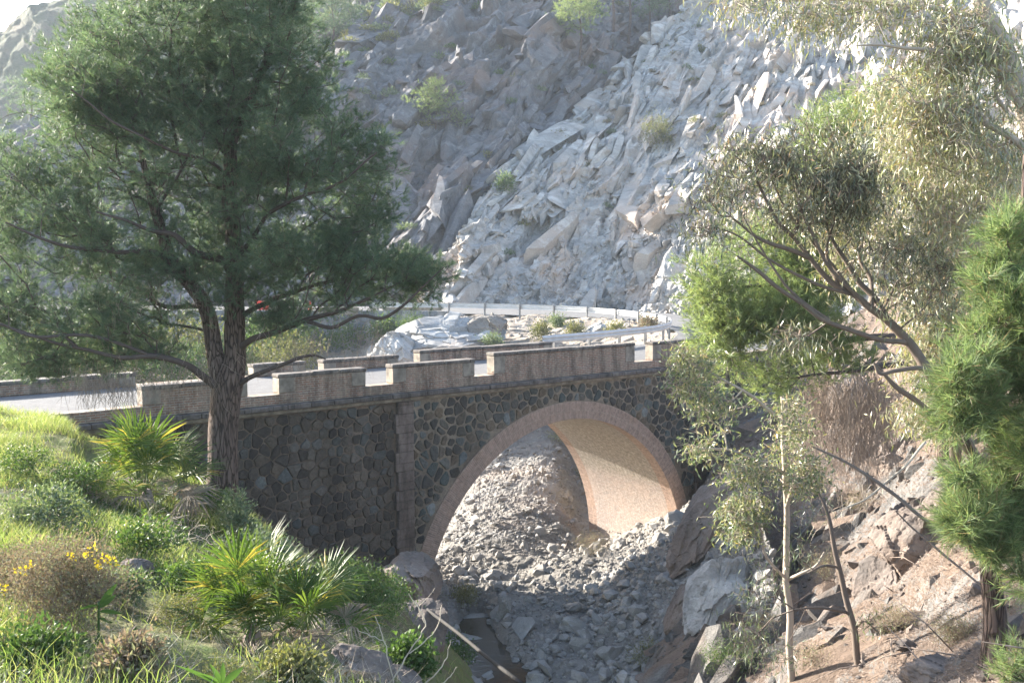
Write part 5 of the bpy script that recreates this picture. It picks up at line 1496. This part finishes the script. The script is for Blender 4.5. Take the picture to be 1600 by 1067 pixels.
# ------------------------------------------------------------------ pines on the far slopes
def far_pine(px, py, w_px, h_px, label, G, mat="needle_lit", trunk=True, crown_low=0.35, n=70, group="pines on the far mountainside"):
    b = pick(G, px, py); Y = b[1]
    s = Y / F_PX
    root = empty("pine_tree", b, label, "pine tree", group)
    H, W = h_px * s, w_px * s / 2
    A = []
    while len(A) < n:
        u = rng.uniform(-1, 1, 3)
        if (u * u).sum() > 1: continue
        z = crown_low + (1 - crown_low) * (u[2] + 1) / 2
        A.append(b + [u[0] * W * (1.1 - 0.4 * max(0, u[2])), u[1] * W, z * H])
    A = np.array(A)
    tk = np.array([[*(b + [0, 0, -.3]), H * .022], [*(b + [0.03 * H, 0, .35 * H]), H * .017], [*(b + [0.0, 0, .7 * H]), H * .01], [*(b + [0.02 * H, 0, .95 * H]), H * .004]])
    thick, thin, D = grow([crom(tk, 10)], A, 0.3, 0.8, 0.1, 0.012, 0.4)
    tubes("trunk", thick, M["bark_pine"], root, 7)
    tubes("branches", thin, M["bark_grey"], root, 3)
    C, DD = around(A, D, 10, W * 0.14, 0.6)
    needle_mesh("crown", C, DD, M[mat], root, 12, W * 0.13, W * 0.014, W * 0.1, 1.2)


far_pine(682, 198, 76, 72, "bright lone bushy pine clinging to the middle of the shaded rock face", BACK, crown_low=0.1, n=90)
far_pine(718, 200, 34, 26, "low green pine spreading right of the lone pine on the shaded rock face", BACK, crown_low=0.1, n=34)
far_pine(907, 92, 78, 98, "bright round pine with bare trunk, leftmost of the pines at the top of the gully", BACK, crown_low=0.42, n=80)
far_pine(957, 78, 40, 130, "thin pine with a tall bare trunk second in the group above the gully", BACK, "needle_dark", crown_low=0.6, n=40)
far_pine(983, 66, 44, 120, "tall bare trunked pine third in the group above the gully", BACK, "needle_dark", crown_low=0.62, n=40)
far_pine(1015, 60, 60, 90, "dark rounded pine at the right of the group above the gully", BACK, "needle_dark", crown_low=0.3, n=60)
far_pine(1045, 40, 50, 70, "dark pine highest in the gully next to the sunlit ridge", BACK, "needle_dark", crown_low=0.3, n=50)
far_pine(520, 75, 90, 85, "blurred dark pine behind the top right of the big pine crown", BACK, "needle_dark", crown_low=0.25, n=90)
far_pine(470, 110, 80, 90, "dark pine half hidden behind the big pine crown", BACK, "needle_dark", crown_low=0.25, n=80)
far_pine(36, 150, 70, 70, "hazy pine on the far slope left of the big pine crown", BACK, "needle_dark", crown_low=0.15, n=60)


# ------------------------------------------------------------------ shrubs
def shrub(px, py, G, w_px, h_px, label, mat, L=0.05, w=0.014, n=60, per=12, name="shrub", cat="shrub", stem="twig", flowers=None, fl_mat="yellow", upright=0.5, r=0.05, Yoff=0.0, group=None, needles=False):
    b = pick(G, px, py) + np.array([0, Yoff, 0])
    s = b[1] / F_PX
    W, H = w_px * s / 2, h_px * s
    root = empty(name, b, label, cat, group)
    n, per, w = int(n * 1.3), int(per * 1.5), w * 1.35
    u = nrm(rng.normal(size=(n, 3))) * rng.random((n, 1)) ** 0.45
    A = b + np.stack([u[:, 0] * W, u[:, 1] * W * 0.8, H * (0.52 + 0.48 * u[:, 2])], -1)
    st = np.array([[*(b + [0, 0, -.05]), .008], [*(b + [0, 0, H * .12]), .006], [*(b + [0.02, 0, H * .3]), .004]])
    thick, thin, D = grow([crom(st, 5)], A, 0.25, 0.12, 0.12, 0.0016, 0.4)
    tubes("stems", thick + thin, M[stem], root, 4)
    C = np.repeat(A, per, 0) + rng.normal(0, r, (n * per, 3))
    DD = rng.normal(0, 0.7, (n * per, 3)) + np.repeat(D, per, 0) * 0.5 + [0, 0, upright]
    if needles: needle_mesh("foliage", C, DD, M[mat], root, needles, L, w, L, 1.2)
    else: leaf_mesh("foliage", C, DD, L, w, M[mat], root)
    if flowers:
        for x, y in flowers:
            P = b + [(x - px) * s, -W * .5, (py - y) * s] + rng.normal(0, 0.016, (11, 3))
            leaf_mesh("flower_head", P, rng.normal(size=P.shape) + [0, -.5, .6], 0.024, 0.02, M[fl_mat], root)
    return root


shrub(375, 850, BANK, 70, 95, "grey green shrub with upright leafy shoots at the foot of the big pine", "shrub_grey", 0.06, 0.016, 60, 14, r=0.045)
shrub(405, 905, BANK, 130, 80, "low spreading grey green shrub below the foot of the big pine", "shrub_grey", 0.055, 0.016, 110, 14, r=0.06)
shrub(75, 835, BANK, 120, 80, "pale leafy bush on the sunlit grass at the left", "shrub_grey", 0.05, 0.016, 80, 14, r=0.05)
shrub(40, 745, BANK, 90, 55, "small dense bush in the sunny grass at the left edge", "shrub_green", 0.04, 0.014, 60, 14, r=0.05)
shrub(230, 875, BANK, 110, 70, "leafy green bush behind the yellow flowers", "shrub_green", 0.05, 0.018, 60, 12, r=0.05)
shrub(110, 985, BANK, 190, 150, "brown heathy bush with yellow flowers in the left foreground", "shrub_brown", 0.028, 0.006, 200, 34, "heath_bush", r=0.06, upright=0.3,
      flowers=[(60, 870), (75, 862), (172, 838), (185, 858), (195, 854), (205, 858), (180, 866), (165, 846), (20, 895), (35, 900), (140, 850), (120, 975)], stem="twig")
shrub(20, 940, BANK, 120, 90, "dry brown twiggy bush at the left edge", "shrub_brown", 0.028, 0.006, 110, 30, "heath_bush", r=0.06, upright=0.3)
shrub(390, 1050, BANK, 90, 80, "yellowish heath sprigs in front of the front dwarf palm", "shrub_olive", 0.022, 0.005, 60, 24, "heath_bush", r=0.04, upright=0.4, Yoff=-0.5)
shrub(285, 985, BANK, 80, 70, "fine pale sprigs left of the front dwarf palm", "shrub_olive", 0.022, 0.005, 45, 22, "heath_bush", r=0.04, upright=0.4)
shrub(560, 985, BANK, 150, 100, "rounded green bush right of the front dwarf palm", "shrub_green", 0.055, 0.013, 150, 16, r=0.07)
shrub(605, 965, BANK, 90, 75, "green bush against the big dark boulder", "shrub_green", 0.055, 0.014, 70, 14, r=0.07)
shrub(530, 915, BANK, 90, 45, "low green bush at the foot of the dark wall", "shrub_green", 0.06, 0.016, 60, 14, r=0.08)
shrub(640, 1055, BANK, 90, 60, "bright green leafy plant at the bottom edge under the bare twigs", "clover", 0.05, 0.03, 60, 14, r=0.05)
shrub(710, 1020, SCREE, 80, 70, "green mossy bush between the pipe and the pool", "clover", 0.07, 0.04, 70, 14, r=0.1, Yoff=-1.5)
shrub(740, 1062, SCREE, 70, 60, "blue green bush at the bottom edge beside the pipe", "shrub_green", 0.06, 0.02, 60, 14, r=0.1, Yoff=-3)
shrub(725, 945, SCREE, 60, 34, "yellow green weeds at the foot of the arch by the pool", "shrub_olive", 0.09, 0.014, 50, 14, r=0.1)
shrub(925, 868, SCREE, 60, 38, "dry reddish tumble of twigs below the vault", "shrub_brown", 0.05, 0.006, 80, 20, "dry_bush", r=0.1, upright=0.2)
shrub(912, 752, SCREE, 22, 42, "green weed growing beside the back edge of the vault", "shrub_olive", 0.09, 0.02, 40, 12, r=0.1)
shrub(730, 690, SCREE, 30, 20, "small grey weed on the talus seen through the arch", "shrub_grey", 0.08, 0.02, 25, 12, r=0.1)
shrub(870, 690, SCREE, 36, 20, "green tuft near the top of the talus under the arch crown", "shrub_olive", 0.08, 0.02, 25, 12, r=0.1)
shrub(1140, 1055, RBANK, 90, 60, "dark green round bush in shade at the bottom right of the scree", "shrub_green", 0.04, 0.01, 100, 18, r=0.07)
shrub(1015, 1040, SCREE, 60, 36, "pale green weed on the lower scree", "shrub_olive", 0.09, 0.012, 45, 14, r=0.12)
shrub(1045, 800, SCREE, 20, 16, "tiny green plant at the right foot of the arch", "shrub_green", 0.08, 0.025, 20, 12, r=0.07)
for k, (x, y, w_, h_, m_) in enumerate([(845, 530, 30, 26, "shrub_olive"), (900, 527, 24, 22, "shrub_olive"), (870, 508, 18, 14, "shrub_grey"), (960, 522, 24, 16, "shrub_olive"), (1012, 512, 20, 12, "shrub_brown"), (640, 520, 40, 30, "shrub_green"), (770, 540, 26, 16, "shrub_grey")]):
    shrub(x, y, INNERG, w_, h_, "dusty %s scrub inside the hairpin behind the bridge" % {"shrub_olive": "olive", "shrub_grey": "grey", "shrub_brown": "brown", "shrub_green": "green"}[m_], m_, 0.16, 0.035, 45, 14, r=0.2, group="scrub inside the hairpin")
for x, y, w_, h_ in ((420, 560, 90, 60), (480, 555, 80, 50), (540, 545, 60, 44), (380, 550, 60, 60), (600, 530, 50, 36)):
    shrub(x, y, INNERG, w_, h_, "hazy green bush below the far retaining wall behind the big pine", "shrub_green", 0.2, 0.05, 60, 16, r=0.3, group="bushes below the retaining wall")

for x, y, w_, h_, m_, lb in ((190, 945, 80, 50, "shrub_grey", "small grey leafy plant in the grass right of the green seedling"), (300, 925, 80, 50, "shrub_green", "low green plant between the dark rock and the front dwarf palm"), (55, 1045, 110, 60, "clover", "low broad leaved weeds at the bottom left corner"), (200, 1050, 100, 50, "shrub_brown", "dry brown weeds at the bottom edge left of the rosette"), (455, 1062, 90, 40, "shrub_olive", "olive sprigs at the bottom edge below the front dwarf palm"), (130, 770, 90, 50, "shrub_green", "dense green mound on the slope left of the upper dwarf palm"), (460, 930, 90, 50, "shrub_grey", "grey green bush below the dark wall behind the front dwarf palm"), (330, 800, 60, 40, "shrub_green", "small green bush at the left foot of the big pine trunk")):
    shrub(x, y, BANK, w_, h_, lb, m_, 0.045, 0.014, 60, 14, r=0.045)
for k in range(14):
    x = -40 + k * 38
    shrub(x, 585 + 14 * (k % 3), INNERG, 120, 95 - 10 * (k % 3), "hazy green bush below the far retaining wall behind the big pine", ("shrub_green", "shrub_olive")[k % 2], 0.26, 0.07, 60, 16, r=0.35, group="bushes below the retaining wall")

# scrub on the rock faces: a few shapes, copied
def tuft_proto(mat, seed):
    n = 240
    u = nrm(rng.normal(size=(n, 3))); u[:, 2] = np.abs(u[:, 2])
    P = u * rng.random((n, 1)) ** 0.5 * [1, 1, 0.8] * (1 + 0.3 * fbm(u * 2 + seed, 2, seed))[:, None]
    o = leaf_mesh("rock_scrub", P, u + rng.normal(0, .5, (n, 3)) + [0, 0, .4], 0.42, 0.09, M[mat], None)
    COL.objects.unlink(o)
    return o


def sprinkle(G, n, smin, smax, mats, wfun, label, group):
    protos = [tuft_proto(m, k) for k, m in enumerate(mats)]
    P, _, _ = scatter(G, n, wfun)
    for k, p in enumerate(P):
        o = protos[k % len(protos)].copy(); COL.objects.link(o)
        s = rng.uniform(smin, smax)
        o.location = p.tolist(); o.scale = (s * rng.uniform(.8, 1.3), s, s * rng.uniform(.6, 1.1)); o.rotation_euler = (0, 0, rng.uniform(0, 6.28))
        tag(o, label, "scrub", group)
    for p in protos: bpy.data.objects.remove(p)


def vis(x0, x1, y0, y1):
    def f(P):
        q = proj(P)
        return ((q[..., 0] > x0) & (q[..., 0] < x1) & (q[..., 1] > y0) & (q[..., 1] < y1)) * (0.15 + np.clip(fbm(P * 0.12, 3, 91) + 0.1, 0, 1))
    return f


sprinkle(CLIFF, 75, 0.3, 0.8, ["shrub_olive", "shrub_brown", "shrub_olive", "shrub_grey"], vis(760, 1330, 0, 440), "small dry olive tuft rooted in the sunlit rock face", "scrub on the sunlit rock face")
sprinkle(BACK, 110, 0.5, 1.3, ["shrub_olive", "shrub_grey", "shrub_green"], vis(520, 1050, 0, 470), "small green tuft rooted in the shaded rock face", "scrub on the shaded rock face")
sprinkle(BACK, 90, 0.7, 1.7, ["shrub_olive", "shrub_grey"], lambda P: vis(500, 700, 0, 110)(P) * (proj(P)[..., 1] + 0.5 * (proj(P)[..., 0] - 520) < 110), "pale green scrub on the ledge at the top left of the shaded face", "scrub on the upper ledge")
shrub(1025, 232, CLIFF, 44, 50, "pale wispy bush standing in the middle of the sunlit rock face", "shrub_olive", 0.3, 0.05, 70, 14, r=0.4)
shrub(876, 226, CLIFF, 26, 18, "dark golden bush on the crest of the sunlit ridge", "shrub_brown", 0.25, 0.06, 40, 14, r=0.25)
shrub(790, 300, CLIFF, 24, 30, "green bush on the edge of the sunlit ridge low down", "shrub_green", 0.25, 0.06, 40, 14, r=0.3)


# ------------------------------------------------------------------ dwarf palms
def frond_mesh(mat, dead=False):
    mb_v, mb_t = [], []
    n = 26
    o = 0
    pet = 0.75
    mb = MB()
    mb.tube([(0, 0, 0), (0.0, 0.02, pet * 0.5), (0, 0, pet)], [0.006, 0.005, 0.004], 4, False)
    for k in range(n):
        a = (k / (n - 1) - 0.5) * math.radians(215)
        L = 0.62 * (1 - 0.28 * abs(k / (n - 1) - 0.5) * 2) * rng.uniform(0.9, 1.08)
        d = np.array([math.sin(a), 0.10 * math.cos(a * 2) + rng.normal(0, .06), math.cos(a)])
        s = np.array([math.cos(a), 0, -math.sin(a)])
        b0 = np.array([0, 0, pet])
        dr = 0.22 if not dead else 0.5
        tip = b0 + d * L + np.array([0, -dr * L * rng.uniform(.2, 1), -0.25 * L * dr])
        m1 = b0 + d * L * 0.55
        w = 0.015
        up = np.array([0, 0.008, 0])
        mb.add([b0, m1 - s * w, m1 + up, m1 + s * w, tip], None, [[0, 1, 2], [0, 2, 3], [1, 4, 2], [2, 4, 3]])
    return mb.build("frond", mat)


def dwarf_palm(px, py, size, nf, nd, label, Yoff=0.0, lean=0.0):
    b = pick(BANK, px, py) + np.array([0, Yoff, 0])
    root = empty("dwarf_palm", b, label, "dwarf palm", local=True)
    pr = [frond_mesh(M["palm"]) for _ in range(4)]
    pd = [frond_mesh(M["palm_dead"], True) for _ in range(3)]
    for o in pr + pd: COL.objects.unlink(o)
    mb = MB(); mb.tube([(0, 0, -.15), (0, 0, 0.12 * size), (0.02, 0, 0.28 * size)], [0.12 * size, 0.11 * size, 0.05 * size], 10)
    mb.build("stump", M["twig"], root)
    for k in range(nf + nd):
        dead = k >= nf
        src = (pd if dead else pr)[k % (3 if dead else 4)]
        o = src.copy(); COL.objects.link(o); o.parent = root
        o.name = "dead_frond" if dead else "frond"
        az = k * 2.399 + rng.uniform(-.3, .3)
        tilt = rng.uniform(0.15, 1.25) if not dead else rng.uniform(1.35, 2.0)
        off = Matrix.Translation((rng.normal(0, .06) * size, rng.normal(0, .06) * size, rng.uniform(0.05, 0.3) * size))
        o.matrix_local = off @ Matrix.Rotation(az, 4, 'Z') @ Matrix.Rotation(tilt, 4, 'X') @ Matrix.Rotation(rng.uniform(-.5, .5), 4, 'Z') @ Matrix.Scale(size * rng.uniform(.8, 1.1), 4)
        if dead: o["label"] = "withered brown frond"
    for o in pr + pd: bpy.data.objects.remove(o)


dwarf_palm(232, 790, 0.92, 34, 14, "upper dwarf palm with bright fans and withered skirt left of the pine trunk")
dwarf_palm(395, 1010, 0.64, 34, 6, "front dwarf palm with yellow green fans in the centre of the foreground bank")
dwarf_palm(470, 1035, 0.55, 12, 8, "lower dark dwarf palm drooping to the right of the front dwarf palm")

# dry twig shrub under the upper palm
b = pick(BANK, 250, 845)
root = empty("dry_shrub", b, "leafless grey shrub of dry branching twigs under the upper dwarf palm", "dry shrub")
A = blobs([(255, 825, 85, 35, b[1] - .2, .4), (310, 840, 60, 25, b[1] - .2, .3)], 240)
st = limb([(255, 860, b[1], 3), (256, 850, b[1], 2)], 3)
thick, thin, D = grow([st], A, 0.3, 0.12, 0.1, 0.0013, 0.33)
tubes("twigs", thick + thin, M["drytwig"], root, 4)
b = pick(BANK, 620, 1060)
root = empty("dry_shrub", b, "bare pale twigs standing at the bottom centre in front of the pipe", "dry shrub")
tw = []
for pts in ([(600, 1080, 6.6, 1.6), (640, 1020, 6.6, 1.3), (665, 975, 6.6, 1), (640, 930, 6.6, .6)], [(640, 1020, 6.6, 1), (680, 985, 6.6, .8), (690, 945, 6.6, .5)], [(615, 1075, 6.6, 1.2), (600, 1000, 6.6, 1), (585, 960, 6.6, .6)], [(640, 1090, 6.5, 1.5), (690, 1040, 6.5, 1), (705, 1000, 6.5, .6)], [(600, 1000, 6.6, .8), (560, 985, 6.6, .5)], [(660, 1085, 6.5, 1), (700, 1060, 6.5, .8), (715, 1040, 6.5, .4)], [(665, 975, 6.6, .7), (655, 950, 6.6, .5), (680, 920, 6.6, .3)]):
    L = limb(pts, 6); tw.append((L[:, :3] + rng.normal(0, .004, (len(L), 3)), L[:, 3]))
tubes("twigs", tw, M["drytwig"], root, 4)


# ------------------------------------------------------------------ broad leaved plants
def broad_plant(px, py, leaves, label, stem_top, Yoff=-0.3, size=0.3):
    b = pick(BANK, px, py) + np.array([0, Yoff, 0]); Y = b[1]
    root = empty("broad_leaf_plant", b, label, "plant")
    mb = MB(); L = limb([(px, py + 10, Y, 2.5), (px, (py + stem_top) / 2, Y, 2), (px, stem_top, Y, 1.5)], 5); mb.tube(L[:, :3], L[:, 3], 5); mb.build("stem", M["broad"], root, True)
    for (x0, y0, x1, y1, w) in leaves:
        a, t = at(x0, y0, Y), at(x1, y1, Y - 0.08)
        d = t - a; l = np.linalg.norm(d); s = nrm(np.cross(d, [0.2, 1, .3])); nn = nrm(np.cross(s, d))
        ww = w * Y / F_PX
        k = 9; f = np.linspace(0, 1, k)
        prof = np.sin(np.pi * f ** 0.8) * ww * 0.5
        mid = a + f[:, None] * d + nn * (-0.12 * l * (f ** 2))[:, None]
        V = np.concatenate([mid - s * prof[:, None] + nn * (0.25 * prof)[:, None], mid, mid + s * prof[:, None] + nn * (0.25 * prof)[:, None]])
        i = np.arange(k - 1)
        mk("leaf", V, [np.concatenate([np.stack([i, i + 1, k + i + 1, k + i], -1), np.stack([k + i, k + i + 1, 2 * k + i + 1, 2 * k + i], -1)])], M["broad"], root, True)


broad_plant(154, 990, [(154, 945, 188, 906, 10), (154, 950, 186, 924, 9), (154, 955, 198, 955, 9), (154, 945, 120, 950, 7), (154, 965, 176, 972, 7)], "broad leaved green seedling standing in the grass in front of the yellow flowers", 940)
broad_plant(345, 1075, [(345, 1070, 310, 1045, 12), (345, 1070, 330, 1030, 11), (345, 1070, 352, 1028, 10), (345, 1072, 385, 1035, 12), (345, 1072, 290, 1072, 10), (345, 1072, 275, 1030, 10)], "rosette of broad glossy leaves at the bottom edge", 1066)

# ------------------------------------------------------------------ grass and ground cover
def bank_w(P):
    q = proj(P)
    n = fbm(P * 0.8, 3, 17)
    lit = np.clip((420 - q[..., 0]) / 250 + 0.25, 0.10, 1.1) * np.clip((900 - q[..., 1]) / 160 + 0.35, 0.22, 1.0)
    return lit * np.clip(0.45 + 2.0 * n, 0.04, 1.5) * (q[..., 0] > -420) * (q[..., 1] > 600) * (q[..., 1] < 1160) / P[..., 1] ** 1.1


def grass(name, n, Lmin, Lmax, w, mat, wf):
    P, _, _ = scatter(BANK, n, wf)
    L = rng.uniform(Lmin, Lmax, (n, 1)) * (0.7 + 0.6 * np.clip(fbm(P * 0.6, 2, 33) + .5, 0, 1))[:, None]
    d = nrm(rng.normal(0, 0.35, (n, 3)) * [1, 1, .3] + [0.12, -0.1, 1])
    s = nrm(np.cross(d, rng.normal(size=(n, 3)))) * w * 0.5
    bend = nrm(rng.normal(size=(n, 3)) * [1, 1, .2]) * L * 0.35
    m = P + d * L * 0.55 + bend * 0.25
    V = np.stack([P - s, P + s, m + s * .8, m - s * .8, P + d * L * 0.95 + bend], 1).reshape(-1, 3)
    i = np.arange(n)[:, None] * 5
    return tag(mk(name, V, [i + [0, 1, 2, 3], i + [3, 2, 4]], M[mat]), kind="stuff")


grass("grass", 110000, 0.07, 0.24, 0.0055, "grass", bank_w)
P, _, _ = scatter(BANK, 45000, lambda P: bank_w(P) * np.clip(0.3 + 2.2 * fbm(P * 0.55, 3, 57), 0, 2))
P = P + np.stack([0 * P[:, 0], 0 * P[:, 0], rng.uniform(0.01, 0.11, len(P))], -1)
tag(leaf_mesh("ground_cover", P, rng.normal(0, 1, P.shape) * [1, 1, .35] + [0, 0, .25], 0.035, 0.026, M["clover"], None), kind="stuff")
P, _, _ = scatter(BANK, 9000, lambda P: (proj(P)[..., 1] > 780) * bank_w(P) * 0 + (proj(P)[..., 1] > 760) * (proj(P)[..., 1] < 1160) * (proj(P)[..., 0] > -100) * (proj(P)[..., 0] < 640) / P[..., 1])
n = len(P)
d = nrm(rng.normal(size=(n, 3)) * [1, 1, .6] + [0, 0, .35]); s_ = nrm(np.cross(d, rng.normal(size=(n, 3)))) * 0.0022; L = rng.uniform(.08, .34, (n, 1))
tag(mk("dry_straw", np.stack([P - s_, P + s_, P + d * L], 1).reshape(-1, 3), [np.arange(n * 3).reshape(-1, 3)], M["drytwig"]), kind="stuff")
# fallen needles and straw on the right slope
P, _, _ = scatter(RBANK, 34000, lambda P: (proj(P)[..., 0] > 1150) * (proj(P)[..., 0] < 2000) * (proj(P)[..., 1] > 700) * 1.0 / P[..., 1])
n = len(P)
d = nrm(rng.normal(size=(n, 3)) * [1, 1, .45]); s = nrm(np.cross(d, rng.normal(size=(n, 3)))) * 0.004; L = rng.uniform(.08, .22, (n, 1))
P = P + [0, 0, .015]
tag(mk("fallen_needles", np.stack([P - s - d * L / 2, P + s - d * L / 2, P + d * L / 2], 1).reshape(-1, 3), [np.arange(n * 3).reshape(-1, 3)], M["twig"]), kind="stuff")

for x, y, w_, h_, lb in ((1290, 905, 70, 50, "dry twiggy brush in the shade behind the dark sapling"), (1190, 1000, 80, 50, "dry brown brush at the foot of the pale sapling"), (1400, 985, 80, 36, "low dry brush on the needle litter below the cracked boulder"), (1270, 1045, 90, 40, "dry leaves and twigs heaped at the bottom edge between the saplings"), (1340, 800, 60, 44, "dry brush under the hanging dead twigs"), (1490, 1000, 60, 30, "small dry tuft left of the reddish pine trunk")):
    shrub(x, y, RBANK, w_, h_, lb, "shrub_brown", 0.06, 0.006, 60, 16, "dry_bush", r=0.08, upright=0.2)
sticks = []
P, _, _ = scatter(RBANK, 130, lambda P: (proj(P)[..., 0] > 1100) * (proj(P)[..., 0] < 1950) * (proj(P)[..., 1] > 700) * 1.0)
for p in P:
    d = nrm(rng.normal(size=3) * [1, 1, .35]); l = rng.uniform(.3, 1.1)
    sticks.append((np.array([p + [0, 0, .03], p + d * l * .5 + [0, 0, .06] + rng.normal(0, .04, 3), p + d * l + [0, 0, .05]]), np.array([.011, .008, .004])))
mb = MB()
for p, r in sticks: mb.tube(p, r, 4)
tag(mb.build("fallen_sticks", M["twig"], None, True), kind="stuff")

# ------------------------------------------------------------------ air
if HAZE > 0:
    hz = bpy.data.materials.new("haze")
    hz.use_nodes = True
    nt = hz.node_tree
    nt.nodes.remove(nt.nodes["Principled BSDF"])
    vol = nt.nodes.new("ShaderNodeVolumePrincipled")
    vol.inputs["Color"].default_value = (0.78, 0.88, 1.0, 1)
    vol.inputs["Density"].default_value = HAZE
    vol.inputs["Anisotropy"].default_value = 0.1
    nt.links.new(vol.outputs[0], nt.nodes["Material Output"].inputs["Volume"])
    mb = MB(); mb.box((-905, -65, -17), (905, 1405, 104))
    tag(mb.build("haze", hz), kind="stuff")
